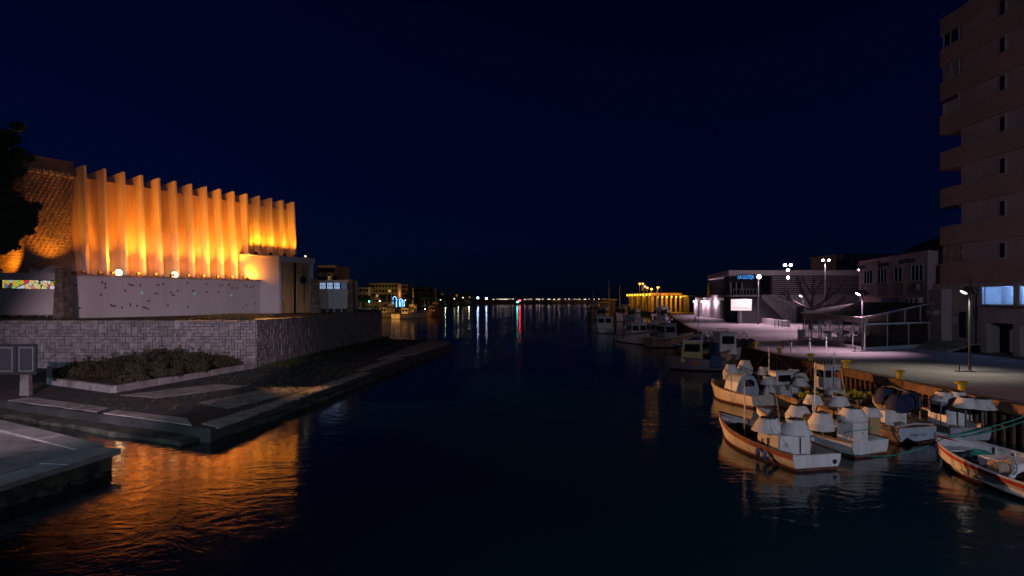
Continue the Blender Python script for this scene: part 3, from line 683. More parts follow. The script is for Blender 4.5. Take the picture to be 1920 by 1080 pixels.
flood(-4.6, -2.2, 8.78, 'floodlight behind the stained glass annex lighting the tower side', None, 'off', back, 900, Wp(-2.9,-5,12), 140)
for lab, uu, tg in (('left one of the two glaring floodlights on the church ledge', 222, (12.8,26.8,.7)), ('right one of the two glaring floodlights on the church ledge', 327, (17,36.5,.9))):
    k_ = (uu-960)/F; s = (k_*BY-BX)/(DX-k_*DY)
    t = flood(s, .02, 8.83, lab, None, 'on', R(35), 105000, Vector(tg), 24, (1,.42,.14), .6)

# trees on the church side
t = empty('pine_tree', (-47.8,55.2,4.45), label='dark green pine tree at the left edge beside the church tower', cat='tree')
tr = MB(); tr.tube([(0,0,-.2), (.3,.1,4), (.1,.3,8), (.5,.2,12), (.4,.1,16)], [.38,.32,.27,.2,.08], 9)
fo = MB(); rnd = random.Random(77)
for k, (x, y, z, r) in enumerate([(3.2,0,15.4,1.5),(1.8,.4,16.2,1.9),(4.2,.2,14.2,1.5),(3.0,.3,13.6,1.9),(4.6,0,12.9,1.3),(3.2,-.4,12.0,1.7),(2.6,.2,10.7,1.7),(4.2,0,9.9,1.5),(5.2,.1,9.3,1.5),(5.9,0,8.6,1.1),(4.2,.3,8.3,1.7),(3.2,.3,7.2,1.5),(4.9,.2,7.6,1.1),(3.4,.2,6.4,1.2),(0,0,12,2.4),(-1.5,1,9,2.4),(1.2,.2,14.2,2.0)]):
    tr.tube([(.3,.2,z-2.2), (x*.5,y*.5,z-.9), (x,y,z)], [.14,.09,.04], 6)
    for q in range(16):
        a = rnd.gauss(0,.4)*r, rnd.gauss(0,.4)*r, rnd.gauss(0,.3)*r
        leaves(fo, (x+a[0],y+a[1],z+a[2]), (r*.36,r*.36,r*.28), 230, .16, k*50+q, shell=0)
tr.build('trunk', MAT['bark'], t, True); fo.build('crown', MAT['pine'], t)
def bushy(x, y, z, h, r, label, n=900, mat='pine', size=.35, seed=0, group=None, cat='tree', lobes=9):
    t = empty('broadleaf_tree', (x,y,z), label=label, cat=cat, group=group); tr = MB(); fo = MB(); rnd = random.Random(seed+400)
    tr.tube([(0,0,-.3), (.1,0,h*.35), (0,.1,h*.7)], [r*.09,r*.07,r*.03], 7)
    for k in range(lobes):
        e = (rnd.uniform(-.7,.7)*r, rnd.uniform(-.7,.7)*r, h*rnd.uniform(.45,.95)); tr.tube([(0,0,h*.35), (e[0]*.6,e[1]*.6,e[2]*.8), e], [r*.05,r*.03,r*.01], 5)
        leaves(fo, e, (r*.45,r*.45,h*.16), n//lobes, size, seed*17+k, shell=0)
    tr.build('trunk', MAT['bark'], t); fo.build('crown', MAT[mat], t); return t

# ------------------------------------------------------------------ right bank: quay
QZ = 1.75
edge = [(21.95,-40), (21.95,55), (23.6,75), (29,105), (40,160), (52,210), (60,330)]
m = MB(); m.prism([(x+.55,y) for x, y in edge]+[(400,330), (400,-40)], 1.0, QZ)
quay = m.build('quay', MAT['quay_paving']); tag(quay, 'wide grey paved quay on the right bank', 'quay', kind='structure')
m = MB(); m.prism([(x+.75,y) for x, y in edge]+[(90,330), (90,-40)], -2, .99); m.build('quay_fill', MAT['algae'], quay)
for i in range(len(edge)-1):                      # cap beam in lengths
    a, b = Vector(edge[i]), Vector(edge[i+1])
    if b.y > 215: break
    L = (b-a).length; k = max(1, int(L/6)); d = (b-a)/k; nr = Vector((d.y,-d.x)).normalized()
    for j in range(k):
        p, q = a+d*j+d*.002, a+d*(j+1)-d*.002
        if q.y < 8: continue
        m = MB(); m.prism([p, q, q+nr*.62, p+nr*.62], QZ-.46, QZ+.03); m.build('cap_beam', MAT['rust_beam'], quay, bevel=.03)
pm = MB(); pm.add([(.24,0,-2),(.24,.12,-2),(.02,.2,-2),(.02,.36,-2),(.24,.44,-2),(.24,.56,-2)]+[(.24,0,1.3),(.24,.12,1.3),(.02,.2,1.3),(.02,.36,1.3),(.24,.44,1.3),(.24,.56,1.3)], [(i,i+1,i+7,i+6) for i in range(5)])
pile = pm.mesh('sheet_pile', MAT['rust'])
y = 24.0
while y < 55:
    o = link('sheet_pile', pile, quay); o.location = (22.0, y, 0); y += .56
m = MB(); m.prism([(22.3,8),(22.3,24),(22.6,24),(22.6,8)], -2, 1.3)
for i in range(1, len(edge)-2):
    a, b = Vector(edge[i]), Vector(edge[i+1]); nr = Vector(((b-a).y,-(b-a).x)).normalized(); m.prism([a+nr*.2, b+nr*.2, b+nr*.5, a+nr*.5], -2, 1.3)
m.build('quay_face', MAT['rust'], quay)
# expansion joints (narrow recessed strips laid as dark bars)
m = MB()
for yy in (30,38,46,54,64,76,90): m.span((22.6,yy-.02,QZ+.0005), (40,yy+.02,QZ+.004))
m.build('expansion_joint', MAT['mortar'], quay)

def bollard(Y, label, X=22.4):
    t = empty('mooring_bollard', (X,Y,QZ), label=label, cat='bollard', group='yellow mooring bollards on the quay edge')
    m = MB(); m.lathe((0,0,0), [(.22,0),(.2,.04),(.15,.08),(.14,.36),(.16,.42)], 12); m.build('shaft', MAT['yellow_paint'], t, True)
    m = MB(); m.lathe((0,0,.40), [(.17,0),(.26,.03),(.27,.09),(.2,.13)], 12, sx=1.15); m.build('bollard_head', MAT['yellow_paint'], t, True)
bollard(31.9, 'yellow mooring bollard nearest the camera, above the white hoods on posts'); bollard(37.0, 'second yellow mooring bollard from the camera on the quay edge')
bollard(42.9, 'third yellow mooring bollard from the camera on the quay edge'); bollard(48, 'fourth yellow mooring bollard from the camera on the quay edge'); bollard(53.6, 'yellow mooring bollard beside the red flag'); bollard(60.5, 'farthest yellow mooring bollard behind the brown fishing boat', 23.0)

# two-headed promenade lamps
def prom_lamp(u, v, label, lit, power=0, col=MAUVE, lens='led'):
    p = G(u, v, QZ); t = empty('street_lamp', p, label=label, cat='street lamp', group='two-headed promenade lamps')
    m = MB(); m.lathe((0,0,0), [(.17,0),(.17,.05),(.09,.12),(.075,.9),(.06,5.85),(.02,5.9)], 12); m.build('pole', MAT['dark_steel'], t, True)
    m = MB(); m.box((0,0,.02), (.5,.5,.04)); m.box((-.62,.05,.02), (.5,.3,.04)); m.tube([(-.62,.05,.03),(-.62,.05,.45)], .035, 6); m.build('base_plate', MAT['dark_steel'], t)
    for sx in (-1, 1):
        m = MB(); m.tube([(0,0,5.25), (sx*.16,0,5.3)], .035, 6)
        ax = Vector((sx*.55,0,-.83)).normalized(); c0 = Vector((sx*.14,0,5.42))
        m.tube([c0, c0+ax*.10, c0+ax*.22, c0+ax*.44], [.09,.13,.17,.26], 12); hd = m.build('lamp_head', MAT['dark_steel'], t, True)
        m = MB(); q = c0+ax*.43; m.tube([q, q+ax*.035], [.235,.18], 12)
        m.build('lens', MAT[lens] if (sx < 0 and lit) else MAT['dark_glass'], hd)
        if sx < 0 and lit and power: spot(t, p+c0+ax*.55, p+c0+ax*.55+Vector((-.6,0,-3)), power*1.3, col, 118, .6, .15)
    return t
prom_lamp(1818, 697, 'nearest two-headed lamp post on the quay, left head faintly lit', True, 620, (1,.93,.72), 'led_warm')
prom_lamp(1617, 659, 'two-headed lamp post at the corner of the glass pavilion', True, 1900, MAUVE)
prom_lamp(1506, 618, 'two-headed lamp post beside the bare tree behind the pavilion', True, 700, MAUVE)
def mast_lamp(u, vtop, Y, label, power, heads=2, lens='led', col=MAUVE, arm=.5, size=136, z0=QZ, rad=.2):
    q = P(u, vtop, Y); t = empty('light_mast', (q.x,q.y,z0), label=label, cat='street lamp', group='tall light masts on the right bank'); h = q.z-z0
    m = MB(); m.lathe((0,0,0), [(.2,0),(.2,.1),(.12,.2),(.07,h)], 10); m.tube([(-arm,0,h), (arm,0,h)], .05, 6); m.build('pole', MAT['dark_steel'], t, True)
    for k in range(heads):
        x = (-arm, arm, 0, 0)[k] if heads > 1 else 0; z = h+.1-(.9 if k == 2 else 2.2 if k == 3 else 0)
        m = MB(); m.box((x,-.15,z), (.42,.5,.16)); hd = m.build('lamp_head', MAT['dark_steel'], t, bevel=.03)
        m = MB(); m.ball((x,-.28,z-.1), rad, 10); m.build('bulb', MAT[lens], hd, True)
    spot(t, q+Vector((0,-.35,-.45)), q+Vector((-1.5,-2.0,-8)), power, col, size, .6, .2)
    return t
mast_lamp(1422, 519, 117, 'white glaring light mast in front of the harbour restaurant balcony', 5000, 1, rad=.36)
mast_lamp(1476, 497, 112, 'tall light mast with several lamps left of the bare tree', 7000, 4, rad=.25)
mast_lamp(1547, 488, 108, 'tall slim light mast right of the bare tree', 5000, 2, rad=.2)
mast_lamp(1612, 506, 82, 'glaring light mast behind the pavilion corner by the town hall windows', 9500, 1, rad=.3)
for (u, v, lab) in ((1483,659,'white marker post nearest the quay flag'), (1518,657,'middle short marker post in front of the pavilion'), (1549,655,'right short marker post in front of the pavilion'), (1453,613,'leftmost of the posts before the low planter wall'), (1460,613.5,'second of the posts before the low planter wall'), (1466.5,614,'third of the posts before the low planter wall'), (1481,616,'rightmost of the posts before the low planter wall')):
    p = G(u, v, QZ); t = empty('marker_post', p, label=lab, cat='post', group='marker posts on the quay')
    m = MB(); m.lathe((0,0,0), [(.09,0),(.075,.03),(.075,1.05),(.05,1.12)], 10); m.build('shaft', MAT['metal_white'], t, True)
    m = MB(); m.lathe((0,0,.82), [(.077,0),(.079,.02),(.079,.12),(.077,.14)], 10); m.build('band', MAT['dark_steel'], t)
p = G(1303, 600.5, QZ); t = empty('traffic_cone', p, label='small orange traffic cone on the far quay', cat='cone')
m = MB(); m.lathe((0,0,.04), [(.22,0),(.05,.8),(.02,.82)], 10); m.build('cone_body', MAT['orange'], t, True)
m = MB(); m.box((0,0,.02), (.55,.55,.04)); m.build('cone_base', MAT['rubber'], t)
m = MB(); m.lathe((0,0,.3), [(.165,0),(.13,.18)], 10); m.build('band', MAT['metal_white'], t)

# ------------------------------------------------------------------ apartment block
AX = 40.5; YF, YN = 60.6, 44.0; YC = 58.2
def az(v): return 6.4+(560-v)*YF/F
apt = empty('apartment_block', (AX,YF,QZ), label='tall brown apartment block with banded balconies at the right edge', cat='building')
def ab(mb, name, mat, parent=None, bevel=0.0):
    o = mb.build(name, MAT[mat], parent or apt, False, bevel)
    if parent is None: o.location = (-AX,-YF,-QZ)
    return o
tops = [40,97,158,221,288,357,427,496]; bots = [69,127,190,254,321.5,390,461,532]
m = MB(); m.span((AX+.35,YN,az(540)), (AX+16,YC,az(36))); ab(m, 'wall', 'apt_wall')
for k, (a, b) in enumerate(zip(tops, bots)):
    m = MB(); m.span((AX,YN,az(b)), (AX+.34,YF,az(a))); m.span((AX+.34,YF-.16,az(b)), (AX+2.6,YF,az(a))); m.span((AX+.3,YC+.01,az(b)), (AX+2.6,YF-.1,az(b)+.22))
    bd = ab(m, 'balcony_band', 'apt_band', bevel=.015)
    m = MB(); m.span((AX-.04,YN,az(a)), (AX+.38,YF+.03,az(a)+.06)); ab(m, 'coping', 'apt_base', bd)
    if k < 7:                                   # storey between this band and the next one down
        zt, zb = az(b), az(tops[k+1])
        yw = AX*F/(1875-960)
        m = MB(); m.span((AX+.2,yw-.32,zb+.12), (AX+.352,yw+.32,zb+1.45)); wn = ab(m, 'window', 'apt_base')
        m = MB(); m.span((AX+.19,yw-.24,zb+.18), (AX+.205,yw+.24,zb+1.38)); ab(m, 'pane', 'dark_glass', wn)
        m = MB(); m.span((AX+.15,yw-.36,zb+.06), (AX+.36,yw+.36,zb+.115)); ab(m, 'sill', 'apt_base', wn)
        if k in (0, 1, 6, 2):                   # enclosed corner balconies
            m = MB(); m.span((AX+.22,YC+.02,zb+.06), (AX+.30,YF-.2,zt)) if k == 2 else m.span((AX+.22,YC+.02,zb+.06), (AX+.30,YF-.2,zb+.3))
            for yy in (YC+.05,(YC+YF)/2,YF-.25): m.span((AX+.16,yy-.05,zb+.06), (AX+.26,yy+.05,zt))
            fr = ab(m, 'window_frame', 'apt_base' if k != 6 else 'apt_band')
            if k != 2:
                m = MB(); m.span((AX+.24,YC+.1,zb+.3), (AX+.26,YF-.3,zt-.02)); ab(m, 'pane', 'dark_glass' if k == 0 else 'hall_panel' if k == 1 else 'apt_band', fr)
        if k in (2, 5):
            m = MB()
            for q in range(8): yy = YC+.15+q*.28; m.span((AX+.08,yy,zt-.32-.05*(q % 2)), (AX+.12,yy+.22,zt-.002))
            ab(m, 'awning', 'canvas_navy')
        if k == 1:
            m = MB(); m.span((AX-.32,YC+.5,zb+.05), (AX-.01,YC+1.6,zb+.75)); ab(m, 'air_conditioner', 'hall_panel', bevel=.03)
m = MB(); 
for yy in range(45, 61, 2): m.tube([(AX+.15,yy,az(40)+.06), (AX+.15,yy,az(40)+.55)], .025, 5)
m.tube([(AX+.15,YN,az(40)+.55), (AX+.15,YF,az(40)+.55)], .03, 5); ab(m, 'roof_rail', 'grey_steel')
# ground storeys (set back a little), lit mezzanine windows, garage bays
ZW0, ZW1, ZG1 = 5.86, 7.72, 4.35
y1, y0 = AX*F/(1833-960), AX*F/(1893-960); y2 = AX*F/(1903-960)
m = MB(); m.span((AX+.3,y1,QZ-.1), (AX+6,YF+1.5,az(532)))
m.span((AX+.3,YN,ZG1), (AX+.6,y1,ZW0)); m.span((AX+.3,YN,ZW1), (AX+6,y1,az(532))); m.span((AX+.3,y2,ZW0), (AX+.6,y0,ZW1))
m.span((AX+3.2,YN,QZ-.1), (AX+6,y1,ZG1)); m.span((AX+.61,YN,ZG1), (AX+6,y1,ZW0-.02)); m.span((AX+3.4,YN,ZW0-.02), (AX+6,y1,ZW1))
base = ab(m, 'ground_floor', 'apt_base')
gy = [AX*F/(u-960) for u in (1845,1893,1916)]
m = MB(); m.span((AX+.25,gy[1]-.75,QZ-.05), (AX+.75,gy[1],ZG1)); ab(m, 'pillar', 'apt_base', bevel=.02)
m = MB(); m.span((AX+.2,y1-.8,QZ-.05), (AX+.7,y1,ZG1)); ab(m, 'pillar', 'apt_base', bevel=.02)
m = MB(); m.span((AX+.9,gy[1]-1.9,QZ+.02), (AX+.96,gy[1]-.85,ZG1-.5)); ab(m, 'door', 'metal_white')
m = MB(); m.span((AX+2.6,gy[1]+.3,QZ), (AX+2.65,gy[0]-.6,QZ+1.2))
gt = ab(m, 'garage_gate', 'cabin_ochre')
for q in range(7):
    m = MB(); yy = gy[1]+.4+q*(gy[0]-gy[1]-1.1)/6; m.span((AX+2.54,yy-.05,QZ), (AX+2.59,yy+.05,QZ+1.25)); ab(m, 'gate_slat', 'wood_light', gt)
for (ya, yb) in ((y0, y1), (YN+.2, y2)):
    m = MB(); m.span((AX+.42,ya+.02,ZW0+.0), (AX+.44,yb-.02,ZW1)); wn = ab(m, 'shop_window', 'window_glass')
    m = MB(); m.span((AX+.34,ya,ZW0-.005), (AX+.5,yb,ZW0+.07)); m.span((AX+.34,ya,ZW0), (AX+.5,ya+.07,ZW1)); m.span((AX+.34,yb-.07,ZW0), (AX+.5,yb,ZW1)); ab(m, 'frame', 'metal_white', wn)
m = MB(); m.span((AX+2.0,YN,ZW0), (AX+2.08,y1-.01,ZW1-.005)); m.span((AX+.62,y1-.08,ZW0), (AX+2.0,y1-.02,ZW1-.005)); m.span((AX+.62,YN,ZW0-.015), (AX+2.0,y1-.1,ZW0+.02)); ab(m, 'room_wall', 'cabin_white')
m = MB(); m.span((AX+1.0,y0+.5,ZW1-.10), (AX+1.12,y0+1.6,ZW1-.02)); tb = ab(m, 'ceiling_tube', 'led_cool')
point(apt, Vector((AX+1.05,(y0+y1)/2-.2,ZW1-.4)), 330, (.22,.44,1), .25); point(apt, Vector((AX+1.05,y2-1.6,ZW1-.4)), 220, (.22,.44,1), .25)
m = MB(); m.tube([(AX+.24,y1+.02,ZW0-.12), (AX+.24,52,ZW0-.2), (AX+.24,YN,ZW0-.12)], .05, 6); m.tube([(AX+.22,y1-.6,ZW0-.15), (AX+.22,y1-1.2,ZW0-.55), (AX+.22,y1-2.2,ZW0-.35), (AX+.22,y1-3.0,ZW0-.16)], .025, 5); m.tube([(AX+.22,y1+.3,ZW0-.15), (AX+.2,y1+.3,ZW0-1.2), (AX+.22,y1+.6,ZW0-1.3), (AX+.22,y1+.8,ZW0-.2)], .025, 5)
m.tube([(AX+.24,y1+.5,6.9), (AX+.24,y1+.5,QZ)], .05, 6); ab(m, 'cable_run', 'iron')
yv = AX*F/(1810-960); m = MB(); m.span((AX+.25,yv-.35,6.1), (AX+.302,yv+.35,7.05)); vn = ab(m, 'vent', 'metal_white')
for q in range(7):
    m = MB(); m.span((AX+.22,yv-.3,6.16+q*.125), (AX+.25,yv+.3,6.22+q*.125)); ab(m, 'louvre', 'iron', vn)
yv = AX*F/(1800-960); m = MB(); m.span((AX+.27,yv-.4,2.9), (AX+.302,yv+.4,5.2)); gd = ab(m, 'grille', 'lonja_dark')
for q in range(6):
    m = MB(); yy = yv-.36+q*.144; m.span((AX+.2,yy-.02,2.9), (AX+.24,yy+.02,5.2)); ab(m, 'grille_bar', 'dark_steel', gd)
yd = AX*F/(1769-960); m = MB(); m.span((AX+.26,yd-.6,2.5), (AX+.303,yd+.6,4.8)); dr = ab(m, 'door', 'lonja_dark')
m = MB(); m.span((AX+.22,yd-.16,2.52), (AX+.26,yd+.2,4.75)); ab(m, 'door_leaf', 'metal_white', dr)
yp = AX*F/(1785-960); m = MB(); m.span((AX+.27,yp-.35,4.1), (AX+.303,yp+.35,4.75)); ab(m, 'notice_plate', 'metal_white')
m = MB(); m.span((AX-1.0,YF-.6,4.9), (AX+.3,YF+3.6,5.3)); ab(m, 'door_canopy', 'apt_base')
for k in range(5):                               # entrance steps
    m = MB(); a = 2.7-k*.52; m.span((AX-a,55.6-.1*k+k*.1,QZ-.02+.0), (AX+.299,63.0-.0*k,QZ+.15*(k+1))); ab(m, 'step', 'coping', bevel=.012)

# ------------------------------------------------------------------ district town hall
T0 = Vector((40.45,62.2)); T1 = Vector((43.9,81)); td = (T1-T0).normalized(); tn = Vector((-td.y, td.x)); TL = (T1-T0).length; TA = math.atan2(td.y, td.x)
hall = empty('town_hall', (T0.x,T0.y,QZ), label='two storey pinkish district hall with lettering under its roof edge', cat='building')
def tw_(s, o, z): p = T0+td*s+tn*o; return Vector((p.x,p.y,z))
def tbx(mb, s0, s1, o0, o1, z0, z1): return mb.hexa([tw_(s0,o1,z0), tw_(s1,o1,z0), tw_(s1,o0,z0), tw_(s0,o0,z0), tw_(s0,o1,z1), tw_(s1,o1,z1), tw_(s1,o0,z1), tw_(s0,o0,z1)])
def hb(mb, name, mat, parent=None, bevel=0.0):
    o = mb.build(name, MAT[mat], parent or hall, False, bevel)
    if parent is None: o.location = (-T0.x,-T0.y,-QZ)
    return o
def su(u): k = (u-960)/F; return (T0.x-k*T0.y)/(k*td.y-td.x)
m = MB(); tbx(m, 0, TL, -12, 0, QZ-.1, 11.05); hb(m, 'wall', 'hall_wall')
m = MB(); tbx(m, -.05, TL+.05, -.3, .06, 10.95, 11.12); hb(m, 'parapet_cap', 'hall_wall', bevel=.01)
m = MB(); tbx(m, 0, TL, .0, .05, 6.55, 6.7); tbx(m, -.02, .3, 0, .06, QZ, 10.94); hb(m, 'string_course', 'hall_wall')
for (ua, ub, pane) in ((1710,1732,3), (1678,1693,2), (1646.5,1664,3), (1621,1637,3)):
    s0, s1 = su(ub), su(ua); z0, z1 = 8.25, 9.78
    m = MB(); tbx(m, s0-.12, s1+.12, .002, .03, 6.72, z1+.1); pn = hb(m, 'window_bay', 'hall_panel')
    m = MB(); tbx(m, s0, s1, .031, .05, z0, z1); wn = hb(m, 'pane', 'dark_glass', pn)
    m = MB()
    for q in range(pane+1):
        a = s0+(s1-s0)*q/pane; tbx(m, a-.03, a+.03, .05, .09, z0, z1)
    tbx(m, s0, s1, .05, .09, z0-.05, z0); tbx(m, s0, s1, .05, .09, z1, z1+.05); hb(m, 'window_frame', 'metal_white', pn)
m = MB(); tbx(m, su(1686), su(1653), .01, .06, 5.9, 6.5); tbx(m, su(1686), su(1653), .01, .055, 5.75, 5.89); hb(m, 'blue_banner', 'banner_blue')
for k, (ua, ub, z0, z1) in enumerate(((1722,1732,5.85,6.5), (1713.5,1721,5.85,6.5), (1706,1712.5,5.85,6.5), (1718,1727,7.3,7.9))):
    m = MB(); tbx(m, su(ub), su(ua), .06, .42, z0, z1); ac = hb(m, 'air_conditioner', 'metal_white' if k < 3 else 'hall_panel', bevel=.02)
    sm_ = (su(ua)+su(ub))/2; c = tw_(sm_, .43, (z0+z1)/2); m = MB(); m.tube([c, c+Vector((tn.x,tn.y,0))*.02], .24, 14); hb(m, 'fan_grille', 'iron', ac)
def text(body, size, loc, rot, mat, parent, name='lettering', ext=.01, align='LEFT', sx=1.0, off=0.0):
    cu = bpy.data.curves.new(name, 'FONT'); cu.body = body; cu.size = size; cu.extrude = ext; cu.align_x = align; cu.resolution_u = 3; cu.offset = off
    tmp = bpy.data.objects.new('text_source', cu); C.objects.link(tmp)
    me = bpy.data.meshes.new_from_object(tmp.evaluated_get(bpy.context.evaluated_depsgraph_get())); bpy.data.objects.remove(tmp); me.name = name
    me.materials.clear(); me.materials.append(MAT[mat]); o = bpy.data.objects.new(name, me); C.objects.link(o); o.location = loc; o.rotation_euler = rot; o.scale = (sx,1,1)
    if parent: o.parent = parent; o.matrix_parent_inverse = parent.matrix_basis.inverted()
    return o
# lettering reads along the facade from far (left) to near (right)
rt = (R(90), 0, TA+math.pi)
text('AJUNTAMENT', .62, tw_(su(1617)+1.2,.03,10.10), rt, 'print_dark', hall, sx=.62)
text('DE GANDIA', .62, tw_(su(1651),.03,10.10), rt, 'print_dark', hall, sx=.74)
text('DISTRICTE DEL GRAU', .64, tw_(su(1685),.03,10.12), rt, 'print_dark', hall, sx=.66)
cr = tw_(su(1648.5), .02, 10.3); m = MB()
sh = [(-.22,.2),(.22,.2),(.22,-.12),(.12,-.32),(0,-.42),(-.12,-.32),(-.22,-.12)]
m.slab([cr+Vector((td.x*x,td.y*x,z)) for x, z in sh], Vector((tn.x,tn.y,0))*.03); m.slab([cr+Vector((td.x*x,td.y*x,z)) for x, z in ((-.2,.24),(.2,.24),(.24,.5),(.1,.36),(0,.55),(-.1,.36),(-.24,.5))], Vector((tn.x,tn.y,0))*.03); hb(m, 'crest', 'print_dark')
m = MB(); tbx(m, -2.6, -.02, -6, -1.2, 6.9, 10.6); hb(m, 'stair_tower', 'roof_green')
m = MB(); tbx(m, -2.7, 0, -6, .0, QZ-.1, 7.3); hb(m, 'link_wall', 'hall_wall')
m = MB(); m.tube([tw_(-.9,-1,10.6), tw_(-.9,-1,13.2)], .03, 5); hb(m, 'aerial', 'grey_steel')
m = MB(); tbx(m, 4.5, 13.5, -9, -3, 11.0, 11.9); a = [tw_(4.2,-2.8,11.9), tw_(13.8,-2.8,11.9), tw_(12,-5.5,13.2), tw_(6,-5.5,13.2)]; m.poly(a); m.poly([tw_(4.2,-9,11.9), tw_(4.2,-2.8,11.9), tw_(6,-5.5,13.2)]); m.poly([tw_(13.8,-2.8,11.9), tw_(13.8,-9,11.9), tw_(12,-5.5,13.2)]); hb(m, 'roof_pavilion', 'roof_green')

# ------------------------------------------------------------------ glass restaurant pavilion
PA, PB_, PC_ = Vector((31.2,56.6)), Vector((33.6,73.4)), Vector((39.9,61.2)); PD = PB_+(PC_-PA)
pav = empty('glass_pavilion', (PA.x,PA.y,QZ), label='glass walled restaurant pavilion with dark sloping roof on the quay', cat='pavilion')
def pb(mb, name, mat, parent=None, bevel=0.0):
    o = mb.build(name, MAT[mat], parent or pav, False, bevel)
    if parent is None: o.location = (-PA.x,-PA.y,-QZ)
    return o
ZE, ZR = 4.55, 5.95
def wallbars(a, b, fr, z0, z1f, r, name, thick=.07):
    for t in fr:
        p = a.lerp(b, t); m = MB(); d = (b-a).normalized(); w_ = thick
        m.box((p.x,p.y,(z0+z1f(t))/2), (w_,w_,z1f(t)-z0), math.atan2(d.y,d.x)); pb(m, name, 'metal_white')
wallbars(PA, PB_, [0,.16,.32,.36,.52,.68,.72,.86,1], QZ, lambda t: ZE-.0, .05, 'mullion', .09)
wallbars(PA, PC_, [.0,.33,.66,1], QZ, lambda t: ZE-.45, .05, 'mullion', .09)
for (a, b) in ((PA,PB_), (PA,PC_)):
    d = (b-a); L = d.length; ag = math.atan2(d.y,d.x); c = (a+b)/2
    m = MB(); m.box((c.x,c.y,QZ+.17), (L,.12,.34), ag); pb(m, 'sill', 'metal_white')
    m = MB(); m.box((c.x,c.y,(QZ+ZE)/2+.1), (L-.1,.015,ZE-QZ-.5), ag); pb(m, 'glass_wall', 'glass')
c = (PA+PB_)/2; d = PB_-PA; m = MB(); m.box((c.x,c.y,ZE-.08), (d.length+.5,.34,.42), math.atan2(d.y,d.x)); pb(m, 'eave_beam', 'apt_base', bevel=.02)
c = (PA+PC_)/2; d = PC_-PA; m = MB(); m.box((c.x,c.y,ZE-.42), (d.length,.12,.16), math.atan2(d.y,d.x)); pb(m, 'transom', 'metal_white')
m = MB(); m.slab([(*PA,ZE-.33), (*PC_,ZE-.33), (*PC_,ZR-.15), (*PA,ZE)], (0,.03,0)); pb(m, 'gable_glass', 'glass')
for t in (.33,.6,.85):
    p = PA.lerp(PC_, t); m = MB(); m.box((p.x,p.y-.03,(ZE-.3+ZE+(ZR-ZE)*t)/2), (.07,.07,(ZR-ZE)*t+.25), .5); pb(m, 'gable_bar', 'metal_white')
o1, o2 = Vector((-.35,-.35)), Vector((-.35,.3))
m = MB(); m.slab([(*(PA+o1),ZE+.14), (*(PC_+Vector((.4,-.2))),ZR), (*(PD+Vector((.4,.2))),ZR), (*(PB_+o2),ZE+.14)], (0,0,.06)); pb(m, 'roof', 'roof_dark')
m = MB(); m.tube([(*(PA+o1),ZE+.20), (*(PC_+Vector((.4,-.2))),ZR+.08)], .07, 6); m.tube([(*(PA+o1),ZE+.2), (*(PB_+o2),ZE+.2)], .05, 6); m.tube([(*(PB_+o2),ZE+.2), (*(PD+Vector((.4,.2))),ZR+.08)], .06, 6); pb(m, 'roof_edge', 'metal_white')
m = MB(); m.prism([PA+Vector((.2,.2)), PC_, PD, PB_], QZ+.005, QZ+.14); pb(m, 'floor', 'deck')
m = MB(); q = PB_+Vector((-.55,-.2)); m.box((q.x,q.y,QZ+.55), (.55,.55,1.1), .1); pb(m, 'end_pier', 'apt_base', bevel=.03)
# tables and chairs inside
tab = empty('restaurant_table', label='square dark table inside the glass pavilion', cat='table', group='tables inside the pavilion')
m = MB(); m.box((0,0,.74), (.8,.8,.04)); m.build('table_top', MAT['wood'], tab, bevel=.01); m = MB(); m.tube([(0,0,.02),(0,0,.72)], .04, 6); m.box((0,0,.015), (.5,.5,.03)); m.build('pedestal', MAT['dark_steel'], tab)
chr_ = empty('restaurant_chair', label='dark chair at a table inside the glass pavilion', cat='chair', group='chairs inside the pavilion')
m = MB(); m.box((0,0,.45), (.42,.42,.05)); m.build('seat', MAT['wood'], chr_, bevel=.01); m = MB(); m.box((0,.2,.75), (.42,.04,.36)); m.build('backrest', MAT['wood'], chr_, bevel=.01)
for sx in (-.18,.18):
    for sy in (-.18,.18): m = MB(); m.tube([(sx,sy,0),(sx,sy,.45 if sy < 0 else .72)], .018, 5); m.build('leg', MAT['dark_steel'], chr_)
e1, e2 = (PC_-PA).normalized(), (PB_-PA).normalized(); first = True
for i in range(2):
    for j in range(4):
        p = PA+e1*(2.0+i*3.0)+e2*(2.0+j*3.7); tt = tab if first else copy_tree(tab); tt.location = (p.x,p.y,QZ+.14); tt.rotation_euler = (0,0,.4)
        for k, a in enumerate((0,math.pi)):
            ch = chr_ if (first and k == 0) else copy_tree(chr_); ch.location = (p.x-.62*math.sin(a+.4)*-1, p.y+.62*math.cos(a+.4)*1, QZ+.14); ch.rotation_euler = (0,0,a+.4)
        first = False

# ------------------------------------------------------------------ harbour restaurant (old fish market)
LY = 124.0
lon = empty('harbour_restaurant', (P(1430,560,LY).x,LY,QZ), label='white flat roofed harbour restaurant with blue neon sign and slatted upper floor', cat='building')
LO = Vector((-P(1430,560,LY).x,-LY,-QZ))
def lb(mb, name, mat, parent=None, bevel=0.0):
    o = mb.build(name, MAT[mat], parent or lon, False, bevel)
    if parent is None: o.location = LO
    return o
def lx(u): return (u-960)/F*LY
def lz(v): return 6.4-(v-560)/F*LY
m = MB(); m.prism([(lx(1359),LY-2.2), (lx(1640),LY-2.2), (lx(1640),LY+40), (lx(1326)+20,LY+48), (P(1326,560,150).x,150)], lz(517), lz(507.5)); lb(m, 'roof_slab', 'lonja_white')
m = MB(); m.span((lx(1449),LY+1.2,lz(552)), (lx(1640),LY+30,lz(517))); m.span((lx(1377),LY+3,QZ), (lx(1420),LY+6,lz(517))); m.span((lx(1420),LY+6,lz(552)), (lx(1449),LY+30,lz(517))); lb(m, 'upper_wall', 'lonja_dark')
